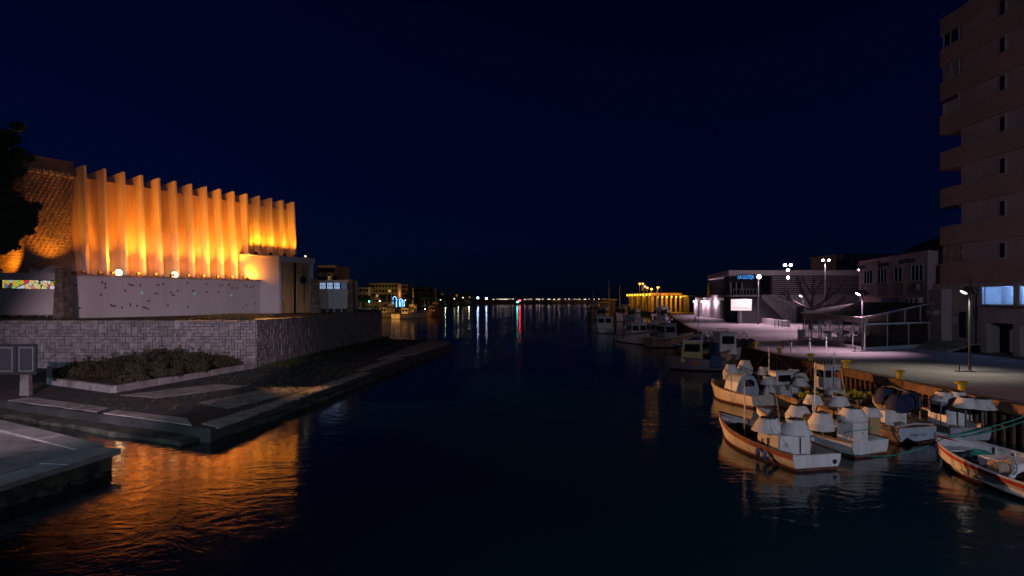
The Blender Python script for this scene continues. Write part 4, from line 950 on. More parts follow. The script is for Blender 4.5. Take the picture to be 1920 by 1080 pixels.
m = MB(); m.span((lx(1424),LY,QZ-.1), (lx(1640),LY+30,lz(552.5))); lb(m, 'lower_wall', 'lonja_white')
for k in range(9):
    m = MB(); z = lz(519+k*3.75); m.span((lx(1449),LY+.2,z-.17), (lx(1625),LY+.32,z)); lb(m, 'slat', 'lonja_white')
m = MB()
for u in (1480,1514,1535,1556,1580): m.span((lx(u)-.06,LY+.33,lz(552)), (lx(u)+.06,LY+.5,lz(518)))
lb(m, 'slat_post', 'grey_steel')
m = MB(); m.span((lx(1370),LY-1.2,lz(556.5)), (lx(1420),LY+3,lz(553))); lb(m, 'balcony_slab', 'lonja_white')
m = MB(); m.span((lx(1372),LY-1.1,lz(542)-.06), (lx(1414),LY-1.02,lz(542)))
for u in range(1372, 1418, 6): m.span((lx(u)-.03,LY-1.09,lz(553)), (lx(u)+.03,LY-1.03,lz(542)))
lb(m, 'balcony_rail', 'metal_white')
m = MB(); m.span((lx(1372),LY-1.075,lz(553)), (lx(1414),LY-1.06,lz(543))); lb(m, 'balcony_glass', 'glass')
m = MB()
for (a, b) in ((1381,1389.5), (1391.5,1400)): m.span((lx(a),LY+2.9,lz(552.5)), (lx(b),LY+2.99,lz(529)))
dr = lb(m, 'glass_door', 'dark_glass')
m = MB()
for u in (1380,1390.5,1401): m.span((lx(u)-.1,LY+2.8,lz(552.5)), (lx(u)+.1,LY+2.99,lz(528)))
lb(m, 'door_frame', 'metal_white')
# staircase
for k in range(17):
    t = k/16; u = 1424+t*50; z = lz(556)+(QZ+.15-lz(556))*t; m = MB(); m.span((lx(u)-.25,LY-2.0,z-.55), (lx(u)+.28,LY-.02,z)); lb(m, 'step', 'lonja_white')
m = MB(); m.slab([(lx(1424),LY-1.99,lz(560)), (lx(1474),LY-1.99,QZ-.1), (lx(1376),LY-1.99,QZ-.1), (lx(1376),LY-1.99,lz(560))], (0,.2,0)); lb(m, 'stair_wall', 'lonja_dark')
m = MB(); m.tube([(lx(1420),LY-1.9,lz(545)), (lx(1450),LY-1.9,lz(566)), (lx(1462),LY-1.9,lz(566)), (lx(1478),LY-1.9,lz(580))], .05, 5)
for u, v in ((1420,545),(1436,556),(1450,566),(1462,566),(1478,580)): m.tube([(lx(u),LY-1.9,lz(v)), (lx(u),LY-1.9,lz(v)-1.0)], .04, 5)
lb(m, 'hand_rail', 'dark_steel')
m = MB(); m.span((lx(1493),LY-.06,QZ), (lx(1505),LY-.01,lz(575))); lb(m, 'door', 'lonja_dark')
# canal side: arcade of fin columns
ARC = [(1303,591), (1310.5,592.5), (1318,593.3), (1326,595), (1334,596), (1343,596.7), (1353,598.3), (1363,600), (1375,602)]
ac = [G(u, v, QZ) for u, v in ARC]
for k, p in enumerate(ac):
    m = MB(); m.box((p.x+.3,p.y,(QZ+6.0)/2), (.7,1.3,6.0-QZ), .1); lb(m, 'column', 'lonja_white')
    if k > 3:
        m = MB(); m.box((p.x+.5,p.y,9.2), (.6,1.2,5.0), .1); lb(m, 'upper_column', 'lonja_white')
m = MB(); m.prism([(ac[0].x,ac[0].y), (ac[-1].x,ac[-1].y), (ac[-1].x+3,ac[-1].y), (ac[0].x+3,ac[0].y)], 6.003, 6.7); lb(m, 'arcade_beam', 'lonja_dark')
m = MB(); m.prism([(ac[0].x+3.5,ac[0].y), (ac[-1].x+2.5,ac[-1].y+1), (ac[-1].x+4,ac[-1].y+1), (ac[0].x+5,ac[0].y)], QZ, 11); lb(m, 'arcade_wall', 'lonja_dark')
for k, (u, v) in enumerate(((1302,563), (1315.5,563), (1331,562.5), (1349,562))):
    i = (0,2,3,5)[k]; p = ac[i]; q = Vector((p.x-.45, p.y-.9, 5.6)); t = empty('wall_lamp', q, label=('farthest', 'third', 'second', 'nearest')[k]+' white wall lamp on the arcade columns of the harbour restaurant', cat='lamp', group='arcade wall lamps')
    m = MB(); m.ball((0,0,0), .26, 10); m.build('globe', MAT['led'], t, True); m = MB(); m.box((.25,.2,.05), (.5,.2,.12)); m.build('bracket', MAT['dark_steel'], t)
    point(t, q+Vector((-.4,-.5,-.1)), 700, MAUVE, .3)
sg = empty('neon_sign', (lx(1391),LY-2.3,lz(520)), label='blue neon name sign under the restaurant roof edge', cat='sign')
m = MB(); m.box((0,.06,0), (lx(1408)-lx(1374.5),.06,lz(514.8)-lz(524))); m.build('backing', MAT['banner_blue'], sg)
text('LA LLOTJA', .98, Vector((lx(1375.3),LY-2.32,lz(523.2))), (R(90),0,0), 'neon_blue', sg, ext=.02, sx=.66, off=.015)
bb = G(1389, 607, QZ); bd = empty('billboard', bb, label='bright white illuminated port information billboard on a post', cat='billboard')
def bx(u): return (u-960)/F*bb.y-bb.x
def bz(v): return 6.4-(v-560)/F*bb.y-QZ
m = MB(); m.box((0,.1,bz(583)/2), (.3,.2,bz(583))); m.build('post', MAT['grey_steel'], bd)
m = MB(); m.span((bx(1369.4),-.14,bz(583)), (bx(1409.6),.14,bz(560.4))); m.build('case', MAT['grey_steel'], bd, bevel=.03)
m = MB(); m.span((bx(1370.3),-.165,bz(582)), (bx(1408.7),-.142,bz(561.3))); m.build('light_panel', MAT['sign_white'], bd)
text('Puerto de Gandía', .40, bb+Vector((bx(1374.5),-.17,bz(578.6))), (R(90),0,0), 'print_dark', bd, ext=.003, sx=.95)
m = MB(); m.span((bx(1394.5),-.172,bz(566.6)), (bx(1400.5),-.167,bz(566.0))); m.span((bx(1403.5),-.172,bz(567)), (bx(1404.3),-.167,bz(565.6))); m.slab([(bx(1404.3),-.170,bz(567)), (bx(1406.4),-.170,bz(564.4)), (bx(1406.8),-.170,bz(564.7)), (bx(1404.6),-.170,bz(567.3))], (0,.003,0)); m.build('logo', MAT['print_grey'], bd)
m = MB(); a, b = G(1425,605,QZ), G(1480,613,QZ); m.box(((a.x+b.x)/2,(a.y+b.y)/2+.3,QZ+.5), ((b-a).length,.4,1.0), math.atan2(b.y-a.y,b.x-a.x)); pw = m.build('planter_wall', MAT['lonja_white']); tag(pw, 'low grey planter wall beside the restaurant stairs', 'wall')
a, b = G(1473,600,QZ), G(1506,603,QZ); m = MB(); m.box(((a.x+b.x)/2,a.y,QZ+.75), (b.x-a.x,.4,1.9)); tag(m.build('garden_wall', MAT['lonja_white'], bevel=.02), 'low wall at the foot of the bare tree', 'wall')

# person walking by the arcade
p = G(1311, 593.2, QZ); pe = empty('person', p, .4, 'person in dark clothes walking past the lit arcade columns', 'person')
def skin_fig(parent):
    J = {'pel':(0,0,.93,.15), 'sp':(0,0,1.15,.15), 'ch':(0,.0,1.36,.16), 'nk':(0,.01,1.50,.065), 'hd':(0,-.02,1.58,.085), 'tp':(0,-.02,1.72,.075),
         'ls':(-.2,0,1.40,.07), 'le':(-.27,.06,1.13,.05), 'lw':(-.25,-.08,.9,.035), 'lh':(-.25,-.12,.82,.035), 'rs':(.2,0,1.40,.07), 're':(.27,-.04,1.13,.05), 'rw':(.26,-.2,.95,.035), 'rh':(.26,-.25,.88,.035),
         'lp':(-.1,0,.86,.1), 'lk':(-.11,-.16,.5,.07), 'la':(-.11,-.2,.09,.045), 'lt':(-.11,-.36,.05,.04), 'rp':(.1,0,.86,.1), 'rk':(.11,.06,.48,.07), 'ra':(.11,.28,.12,.045), 'rt':(.11,.16,.04,.04)}
    Ed = [('pel','sp'),('sp','ch'),('ch','nk'),('nk','hd'),('hd','tp'),('ch','ls'),('ls','le'),('le','lw'),('lw','lh'),('ch','rs'),('rs','re'),('re','rw'),('rw','rh'),('pel','lp'),('lp','lk'),('lk','la'),('la','lt'),('pel','rp'),('rp','rk'),('rk','ra'),('ra','rt')]
    ks = list(J); me = bpy.data.meshes.new('body'); me.from_pydata([J[k][:3] for k in ks], [(ks.index(a), ks.index(b)) for a, b in Ed], []); me.materials.append(MAT['cloth_dark'])
    o = link('body', me, parent); o.modifiers.new('skin', 'SKIN'); o.modifiers.new('sub', 'SUBSURF').levels = 1; o.modifiers['sub'].render_levels = 1
    for k, v in zip(ks, me.skin_vertices[0].data): v.radius = (J[k][3], J[k][3]); v.use_root = (k == 'pel')
    h = MB(); h.ball((0,-.03,1.63), .098, 12, 1.2); h.ball((0,-.135,1.62), .02, 6); h.build('face', MAT['skin'], parent, True)
    h = MB(); h.lathe((0,.0,1.62), [(.10,-.02),(.112,.05),(.10,.11),(.06,.15),(.01,.165)], 12); h.build('hair', MAT['rubber'], parent, True)
skin_fig(pe)

# bare pollarded tree
p = P(1520, 590, 96); bt = empty('bare_tree', (p.x,p.y,QZ), label='bare leafless pollarded tree in front of the white slatted facade', cat='tree')
tr = MB(); rnd = random.Random(12)
def limb(a, d, L, r, dep):
    e = a+d*L; mid = a+d*L*.5+Vector((rnd.uniform(-.1,.1),rnd.uniform(-.1,.1),rnd.uniform(-.08,.12)))*L; tr.tube([a, mid, e], [r, r*.85, r*.66], 6)
    if dep == 0: tr.ball(e, r*.9, 6); return
    for k in range(2 if dep < 3 else 3):
        nd = (d+Vector((rnd.uniform(-.9,.9), rnd.uniform(-.6,.6), rnd.uniform(-.15,.55)))*.85).normalized(); limb(e, nd, L*rnd.uniform(.6,.85), r*.62, dep-1)
limb(Vector((0,0,-.1)), Vector((.06,0,1)).normalized(), 3.4, .32, 0)
for d in ((-.9,.1,.35), (-.45,0,.85), (.15,.2,1), (.8,0,.5), (.95,-.2,.25)): limb(Vector((.2,0,3.1)), Vector(d).normalized(), 2.0, .25, 3)
tr.build('trunk', MAT['bare_bark'], bt, True)
# buildings behind the right bank
def block(name, x0, x1, y0, y1, z1, mat, label, wins, z0=QZ, lit=()):
    t = empty(name, ((x0+x1)/2,y0,z0), label=label, cat='building'); L_ = Vector((-(x0+x1)/2,-y0,-z0))
    m = MB(); m.span((x0,y0,z0-.5), (x1,y1,z1)); o = m.build('wall', MAT[mat], t); o.location = L_
    m = MB(); m.span((x0-.3,y0-.3,z1+.003), (x1+.3,y1+.3,z1+.5)); o = m.build('roof', MAT[mat], t); o.location = L_
    nx, nz, ww, wh = wins; gm_ = MB(); gm_.box((0,-.03,0), (ww,.06,wh)); me_d = gm_.mesh('window', MAT['dark_glass']); me_l = gm_.mesh('window', MAT['window_warm'])
    for i in range(nx):
        for j in range(nz):
            o = link('window', me_l if (i,j) in lit else me_d, t); o.location = Vector((x0+(x1-x0)*(i+.5)/nx, y0, z0+2+(z1-z0-1.5)*(j+.4)/nz))+L_
            o2 = MB()
    bm_ = MB()
    for j in range(nz): bm_.span((x0-.05,y0-.5,z0+1.0+(z1-z0-1.5)*(j+.12)/nz), (x1+.05,y0-.01,z0+1.22+(z1-z0-1.5)*(j+.12)/nz))
    o = bm_.build('floor_ledge', MAT[mat], t); o.location = L_
    return t
block('background_house', P(1568,0,166).x, P(1700,0,166).x, 166, 180, P(0,480,166).z, 'hall_wall', 'dim flat roofed house behind the restaurant slats', (5,4,1.2,1.3))

# ------------------------------------------------------------------ boats
class Boat:
    def __init__(s, name, stern, bow, B, label, zs=.5, zb=1.0, hull='white_hull', strake='red_paint', anti='antifoul', deck='deck', ts=.86, dz=.32, N=14, band=.13, group=None, rail='wood', full=2.3, trans=None):
        st, bw = Vector(stern), Vector(bow); d = bw-st; s.L = L = d.length; s.B = B; s.zs = zs; s.zb = zb; s.ts = ts; s.full = full
        c = (st+bw)/2; s.ang = math.atan2(d.y, d.x); s.c = c
        s.root = empty(name, (c.x,c.y,0), s.ang, label, 'boat', group)
        s.dz = dz; rows = []
        def row(t):
            b = s.half(t); zg = s.sheer(t); x = -L/2+L*t; rake = .07*L*max(0,(t-.55)/.45)**2
            kz = -.35+.35*max(0,(t-.8)/.2)**2; out = []
            zz = [kz, -.02, .12, .12+(zg-band-.12)*.5, zg-band, zg]; wf = [.0, .80, .88, .95, .99, 1.0]
            for z, f in zip(zz, wf):
                fl = f-(1-f)*.6*max(0,(t-.5)/.5) if f > 0 else 0
                out.append(Vector((x+rake*(z/zg if z > 0 else z*.6), b*max(fl,0), z)))
            return out
        for i in range(N+1): rows.append(row(1-(1-i/N)**1.35))
        def skin(j0, j1, push=0.0):
            m = MB()
            for sd in (-1,1):
                for i in range(N):
                    for j in range(j0, j1):
                        q = [rows[i][j], rows[i+1][j], rows[i+1][j+1], rows[i][j+1]]
                        q = [Vector((p.x, sd*(p.y+push), p.z)) for p in q]
                        m.add(q if sd < 0 else q[::-1], [(0,1,2,3)])
            return m
        R_ = s.root
        m = skin(0, 2); m.poly([Vector((rows[0][j].x, sd*rows[0][j].y, rows[0][j].z)) for sd, js in ((-1,(0,1,2)),(1,(2,1))) for j in js]); m.build('bottom', MAT[anti], R_, True)
        m = skin(2, 4); m.build('hull', MAT[hull], R_, True)
        m = skin(4, 5, .018); m.build('strake', MAT[strake], R_, True)
        m = MB(); r0 = rows[0]; m.slab([Vector((r0[j].x-.03, sd*r0[j].y, r0[j].z)) for sd, js in ((-1,(2,3,4,5)),(1,(5,4,3,2))) for j in js], (.05,0,0)); s.transom = m.build('transom', MAT[trans or hull], R_)
        for sd in (-1,1):
            m = MB(); m.tube([Vector((r[5].x, sd*r[5].y, r[5].z+.02)) for r in rows], .045, 6); m.build('gunwale', MAT[rail], R_, True)
        m = MB(); zd = [max(.1, r[5].z-dz) for r in rows]
        for i in range(N):
            a, b = rows[i], rows[i+1]; m.add([(a[5].x,-a[5].y*.95,zd[i]), (b[5].x,-b[5].y*.95,zd[i+1]), (b[5].x,b[5].y*.95,zd[i+1]), (a[5].x,a[5].y*.95,zd[i])], [(0,1,2,3)])
        m.build('deck', MAT[deck], R_)
        m = MB()
        for sd in (-1,1):
            for i in range(N):
                a, b = rows[i], rows[i+1]; m.add([(a[5].x,sd*a[5].y*.955,zd[i]), (b[5].x,sd*b[5].y*.955,zd[i+1]), (b[5].x,sd*b[5].y*.965,b[5].z), (a[5].x,sd*a[5].y*.965,a[5].z)], [(0,1,2,3)])
        m.add([(r0[5].x+.06,-r0[5].y*.95,zd[0]), (r0[5].x+.06,r0[5].y*.95,zd[0]), (r0[5].x+.06,r0[5].y*.95,r0[5].z), (r0[5].x+.06,-r0[5].y*.95,r0[5].z)], [(0,1,2,3)])
        m.build('bulwark', MAT[hull], R_)
    def half(s, t): return s.B/2*(1-max(0,(t-.42)/.58)**s.full)*(s.ts+(1-s.ts)*min(1,t/.35))
    def sheer(s, t): return s.zs+(s.zb-s.zs)*max(0,(t-.15)/.85)**1.7
    def dk(s, x): return max(.1, s.sheer(min(1,max(0,(x+s.L/2)/s.L)))-s.dz)
    def loc(s, u, Y):                         # along/across position of a photographed column at a distance
        w_ = Vector(((u-960)/F*Y, Y))-s.c; cs, sn = math.cos(-s.ang), math.sin(-s.ang); return (w_.x*cs-w_.y*sn, w_.x*sn+w_.y*cs)
    def part(s, m, name, mat, parent=None, smooth=False, bevel=0.0): return m.build(name, MAT[mat], parent or s.root, smooth, bevel)
    def cabin(s, x, y, l, w_, h, mat='cabin_white', taper=.1, z0=None, win=('f','b','l','r'), roof=True, wz=(.5,.85), nf=2, glass='dark_glass', roofmat=None, rz=0, rake=.0):
        z0 = s.dk(x) if z0 is None else z0; t = 1-taper
        def q(fx, fy, f):                     # point of the cabin shell: fx,fy in -1..1, f height 0..1
            k = 1-taper*f; X = fx*l/2*k+rake*f; Y = fy*w_/2*k; cs, sn = math.cos(rz), math.sin(rz); return Vector((x+X*cs-Y*sn, y+X*sn+Y*cs, z0-.05+(h+.05)*f))
        m = MB(); m.hexa([q(-1,-1,0), q(1,-1,0), q(1,1,0), q(-1,1,0), q(-1,-1,1), q(1,-1,1), q(1,1,1), q(-1,1,1)]); cab = s.part(m, 'cabin', mat, bevel=.03)
        if roof:
            m = MB(); m.hexa([q(-1.12,-1.12,1.002), q(1.18,-1.12,1.002), q(1.18,1.12,1.002), q(-1.12,1.12,1.002), q(-1.05,-1.05,1.07), q(1.1,-1.05,1.07), q(1.1,1.05,1.07), q(-1.05,1.05,1.07)]); s.part(m, 'cabin_roof', roofmat or mat, cab, bevel=.02)
        for sd in win:
            n = nf if sd in 'fb' else max(1, int(l/1.0))
            for i in range(n):
                a, b = -1+2*(i+.12)/n, -1+2*(i+.88)/n; f0, f1 = wz; e = 1.012
                pts = {'f':[q(e,a,f0),q(e,b,f0),q(e,b,f1),q(e,a,f1)], 'b':[q(-e,b,f0),q(-e,a,f0),q(-e,a,f1),q(-e,b,f1)], 'l':[q(b,e,f0),q(a,e,f0),q(a,e,f1),q(b,e,f1)], 'r':[q(a,-e,f0),q(b,-e,f0),q(b,-e,f1),q(a,-e,f1)]}[sd]
                m = MB(); c_ = sum(pts, Vector())/4; m.slab(pts, (Vector((x,y,c_.z))-c_).normalized()*.03); s.part(m, 'window', glass, cab)
        return cab
    def hood(s, x, y, z, r, h=.42, mat='canvas', seed=0, post=True, rt=.55, box=None, skirt=0):
        m = MB(); pr = [(r*.97,0-skirt), (r,.0), (r*rt,h), (r*rt*.86,h+.015), (r*rt*.8,h-.03), (r*.9,.02)] if not skirt else [(r*.9,-skirt), (r,.0), (r*rt,h), (r*rt*.86,h+.015), (r*rt*.8,h-.03)]
        m.lathe((x,y,z), pr, 20, .018, seed); hd = s.part(m, 'hood', mat, None, True)
        m = MB(); m.tube([(x+r*rt*.8*math.cos(t), y+r*rt*.8*math.sin(t), z+h+.01+.02*math.sin(5*t+seed)) for t in [6.283*k/14 for k in range(15)]], .03, 5)
        for k in range(3):
            a = seed+k*2.1; m.tube([(x+r*rt*.6*math.cos(a),y+r*rt*.6*math.sin(a),z+h-.02), (x+r*rt*.2*math.cos(a+.5),y+r*rt*.2*math.sin(a+.5),z+h+.10), (x-r*rt*.5*math.cos(a+1),y-r*rt*.5*math.sin(a+1),z+h)], .018, 4)
        s.part(m, 'hood_lashing', 'iron', hd)
        if post:
            m = MB(); m.tube([(x,y,.1), (x,y,z+h*.5)], .045, 7); m.tube([(x-.2,y+.1,.1), (x,y,z)], .025, 5); s.part(m, 'post', 'grey_steel')
        if box:
            l, w_, hh, bm_ = box; m = MB(); m.box((x,y,z-hh/2+.03), (l,w_,hh)); s.part(m, 'locker', bm_, bevel=.03)
    def mast(s, x, y, z0, h, r=.03, lean=(0,0), mat='metal_white'):
        m = MB(); m.tube([(x,y,z0-.3), (x+lean[0]*h,y+lean[1]*h,z0+h)], [r, r*.6], 6); s.part(m, 'mast', mat)
    def dress(s, seed=0, stays=None):          # fenders over the side and wire stays
        rnd = random.Random(seed+7)
        for k in range(4):
            t = rnd.uniform(.15,.7); sd = (-1,1)[k % 2]; x = -s.L/2+s.L*t; y = sd*(s.half(t)+.09); z = s.sheer(t); m = MB(); m.lathe((x,y,z-.48), [(.03,0),(.085,.06),(.09,.3),(.04,.38)], 8); f = s.part(m, 'fender', rnd.choice(('canvas','rubber','blue_paint')), None, True); m = MB(); m.tube([(x,y,z-.1),(x,y-sd*.09,z+.02)], .012, 4); s.part(m, 'fender_line', 'rope', f)
        if stays:
            m = MB()
            for e in stays[1:]: m.tube([stays[0], e], .009, 4)
            s.part(m, 'stay', 'grey_steel')
    def net(s, x, y, z, rx, ry, h, mat='net_green', seed=0):
        rnd = random.Random(seed); m = MB()
        for k in range(7):
            a = rnd.uniform(0,6.28); q = rnd.random()*.5; m.lathe((x+rx*q*math.cos(a), y+ry*q*math.sin(a), z-.04), [(rx*.75,0),(rx*.7,h*.3),(rx*.45,h*.7*rnd.uniform(.7,1.2)),(rx*.15,h*rnd.uniform(.7,1.1)),(.01,h)], 12, .08, seed+k, sy=ry/rx)
        return s.part(m, 'net_pile', mat, None, True)
    def rails(s, pts, r=.022, mat='grey_steel', name='rail'):
        m = MB(); m.tube(pts, r, 6); return s.part(m, name, mat, None, True)
    def clutter(s, x0, x1, seed, n=6, mats=('wood','iron','deck_pale','rope')):
        rnd = random.Random(seed)
        for k in range(n):
            x = rnd.uniform(x0,x1); hb_ = s.half((x+s.L/2)/s.L)*.7; y = rnd.uniform(-hb_,hb_); z = s.dk(x); ty = rnd.randrange(4); m = MB()
            if ty == 0: m.box((x,y,z+.1), (rnd.uniform(.25,.5),rnd.uniform(.2,.35),.2+rnd.random()*.15), rnd.random()); s.part(m, 'crate', rnd.choice(mats), bevel=.015)
            elif ty == 1:
                for q in range(3): m.tube([(x+(.2-.03*q)*math.cos(t), y+(.2-.03*q)*math.sin(t), z+.03+q*.04) for t in [6.283*j/12 for j in range(13)]], .025, 5)
                s.part(m, 'rope_coil', 'rope')
            elif ty == 2: m.tube([(x-.6,y,z+.12), (x+.6,y+rnd.uniform(-.2,.2),z+.2)], .025, 5); s.part(m, 'oar', 'wood_light')
            else: m.lathe((x,y,z), [(.14,0),(.17,.28),(.15,.28),(.13,.05)], 10); s.part(m, 'bucket', rnd.choice(('rubber','net_green','blue_paint')), None, True)
    def name_text(s, body, size, end='transom', mat='print_dark', off=0.0, z=None, along=0.0):
        if end == 'transom':
            o = text(body, size, (-s.L/2-.035,-off,z or s.zs*.45), (R(90),0,-R(90)), mat, None, align='CENTER', ext=.002)
            o.rotation_euler = (R(90),0,R(-90))
        o.parent = s.root; return o

def floats(boat, x, y, z, n, seed, label):
    cs, sn = math.cos(boat.ang), math.sin(boat.ang); t = empty('float_bundle', (boat.c.x+x*cs-y*sn, boat.c.y+x*sn+y*cs, z), boat.ang, label, 'net floats', 'bundles of yellow net floats')
    rnd = random.Random(seed); m = MB(); m.lathe((0,0,0), [(.001,-.11),(.07,-.10),(.115,-.04),(.115,.04),(.07,.10),(.001,.11)], 10); me = m.mesh('net_float', MAT['float_yellow'], True)
    for k in range(n):
        o = link('net_float', me, t); a = rnd.uniform(0,6.28); r = rnd.random()**.6*.5; o.location = (r*math.cos(a), r*math.sin(a)*1.4, .12+max(0,.32-r*.4)*rnd.random()); o.rotation_euler = (rnd.random()*3, rnd.random()*3, rnd.random()*3); q = rnd.uniform(.85,1.25); o.scale = (q,q,q*1.2)
    m = MB(); pts = [(rnd.uniform(-.5,.5), rnd.uniform(-.6,.6), .06+.25*rnd.random()) for _ in range(12)]; m.tube(pts, .015, 4); m.build('cord', MAT['rope'], t)

# 1 nearest boat, stern towards the camera
b = Boat('fishing_boat', (11.35,23.85), (9.95,30.0), 2.4, 'nearest white fishing boat with red strake and a twin hooded white locker', zs=.58, zb=1.02, hull='white_hull', strake='red_paint', band=.16)
x, y = b.loc(1468, 25.6); zd = b.dk(x)
m = MB(); m.hexa([(x-.75,y-.72,zd-.05),(x+.75,y-.68,zd-.05),(x+.75,y+.68,zd-.05),(x-.75,y+.72,zd-.05),(x-.73,y-.7,zd+.78),(x+.73,y-.66,zd+.78),(x+.73,y+.66,zd+.78),(x-.73,y+.7,zd+.78)]); lk = b.part(m, 'locker', 'canvas', bevel=.04)
m = MB(); m.box((x-.758,y-.22,zd+.4), (.03,.05,.62), .05); m.box((x-.05,y+.72,zd+.36), (.05,.03,.5)); m.box((x+.35,y+.71,zd+.36), (.03,.03,.28)); b.part(m, 'strap', 'iron', lk)
b.hood(x+.42, y+.38, zd+.78, .66, .5, seed=1, post=False, rt=.56); b.hood(x-.28, y-.36, zd+.80, .66, .52, seed=2, post=False, rt=.52)
b.net(b.L/2-1.25, .05, b.dk(b.L/2-1.3), .62, .5, .32, 'net_green', 3); b.net(b.L/2-2.0, -.25, b.dk(1), .5, .4, .2, 'net_dark', 4); b.net(-b.L/2+.85, -.2, b.dk(-2), .5, .5, .16, 'deck_pale', 5)
b.mast(b.L/2-2.2, .35, b.dk(1), 2.3, .035); b.mast(x+.75, -.5, zd, 2.9, .035, (.06,.14), 'wood_light')
b.rails([(-b.L/2+.15,-.2,zd+.1), (-b.L/2+.3,.8,zd+.3), (-b.L/2+1.6,1.0,zd+.28)], .025, 'rope', 'boat_hook'); b.clutter(-2.6, 2.4, 3, 7)
b.dress(1, [(b.L/2-2.2,.35,2.9),(b.L/2-.1,0,1.05),(-b.L/2+.2,.9,.62),(-b.L/2+.2,-.9,.62)])
m = MB(); m.tube([(-b.L/2-.06,-.75,.3), (-b.L/2-.02,-.75,.3)], .09, 10); b.part(m, 'exhaust', 'rubber')
# 2
b = Boat('fishing_boat', (14.55,26.0), (12.3,31.4), 2.4, 'white fishing boat with blue trimmed stern beside the nearest one, full of white hoods', zs=.62, zb=1.05, hull='white_hull', strake='cabin_blue', band=.2)
x, y = b.loc(1598, 27.2); zd = b.dk(x); b.hood(x, y, zd+1.02, .62, .42, seed=5, post=False, box=(.85,.85,1.0,'canvas'), skirt=.12, rt=.6)
m = MB(); m.box((x-.44,y-.05,zd+.6), (.02,1.4,.03)); m.box((x-.435,y-.1,zd+.45), (.02,.06,.06)); b.part(m, 'strap', 'rope_green')
x, y = b.loc(1541, 27.6); b.hood(x, y, b.dk(x)+.72, .56, .42, seed=6, skirt=.3)
x, y = b.loc(1497, 29.2); b.hood(x, y, b.dk(x)+.65, .58, .42, seed=7, skirt=.28)
x, y = b.loc(1525, 30.0); b.hood(x, y, b.dk(x)+1.0, .46, .42, seed=8)
x, y = b.loc(1573, 29.6); b.hood(x, y, b.dk(x)+1.05, .5, .44, seed=9)
x, y = b.loc(1633, 27.6); b.hood(x, y, b.dk(x)+1.05, .46, .36, seed=10, box=(.5,.6,.8,'cabin_ochre'))
b.net(b.L/2-1.1, 0, b.dk(b.L/2-1), .5, .42, .22, 'net_green', 13); b.mast(.3, -.55, .4, 3.1, .04, (0,0)); b.clutter(-2.2, 2.0, 6, 6)
b.dress(2, [(.3,-.55,3.4),(b.L/2-.1,0,1.08),(-b.L/2+.2,.8,.65)])
b.rails([(-.4,-.9,.5),(-.4,-.9,1.4),(.5,-.95,1.45),(.9,-.9,.6)], .03, 'iron')
# 3
b = Boat('fishing_boat', (17.9,28.25), (16.3,34.0), 2.4, 'dark railed fishing boat with navy canvas hoods and a lettered pale transom', zs=.72, zb=1.05, hull='brown_hull', strake='deck', band=.2, trans='cabin_blue')
b.name_text('MARIA CRUZ', .16, z=.34)
x, y = b.loc(1668, 30.2); zd = b.dk(x); m = MB(); m.box((x,y,zd+.36), (.8,1.25,.8)); b.part(m, 'locker', 'canvas', bevel=.05)
for k, (u, Y, z, r) in enumerate(((1660,31.2,1.15,.5), (1684,30.2,1.0,.58), (1706,31.2,.98,.55))):
    x, y = b.loc(u, Y); b.hood(x, y, b.dk(x)+z, r, .42, 'canvas_navy', 20+k, skirt=.32)
b.mast(.4, .35, .4, 2.6, .04, (.02,.22), 'wood_light'); x, y = b.loc(1728, 30.5)
b.rails([(x-1.0,y,.5),(x-1.0,y,1.5),(x,y+.0,1.75),(x+.9,y,1.65),(x+1.2,y,.6)], .035, 'grey_steel'); b.clutter(-2.4, 2.2, 9, 8)
b.rails([(-b.L/2+.1,-1.0,.78),(-b.L/2+.12,0,.86),(-b.L/2+.1,1.0,.78)], .04, 'metal_white')
b.dress(3)
fl_ = MB(); fl_.slab([(0,0,0),(.04,.26,-.05),(.02,.2,-.3),(0,.05,-.34)], (.012,0,0)); cs, sn = math.cos(b.ang), math.sin(b.ang)
o = b.part(fl_, 'pennant', 'orange'); o.location = (.4+.02*2.0, .35+.22*2.55, 2.85)
# 4 beside the quay
b = Boat('fishing_boat', (20.35,28.4), (19.75,34.6), 2.3, 'dark fishing boat against the quay with three white hoods on posts at its stern', zs=.66, zb=1.1, hull='grey_hull', strake='deck', band=.2)
x, y = b.loc(1781, 30.6); b.cabin(x, y, 1.3, 1.35, 1.15, 'cabin_white', .12, win=('l',), roof=False); b.hood(x+.1, y+.2, b.dk(x)+1.15, .62, .4, seed=31, post=False)
for k, (u, Y, z) in enumerate(((1811,29.2,1.12), (1829,30.4,1.2), (1842,28.9,1.1))):
    x, y = b.loc(u, Y); b.hood(x, max(-.98, y), b.dk(x)+z, .56 if k != 1 else .5, .42, seed=33+k)
b.dress(4)
b.rails([(-1.2,.9,.4),(-1.2,.9,1.75),(.6,.95,2.0),(1.4,.9,1.9),(1.5,.9,.8)], .04); b.rails([(-1.2,-.2,.4),(-1.2,-.2,1.8)], .05); b.net(-b.L/2+.9, -.35, .3, .7, .55, .3, 'deck_pale', 41); b.clutter(-2.4, 1.5, 12, 5)
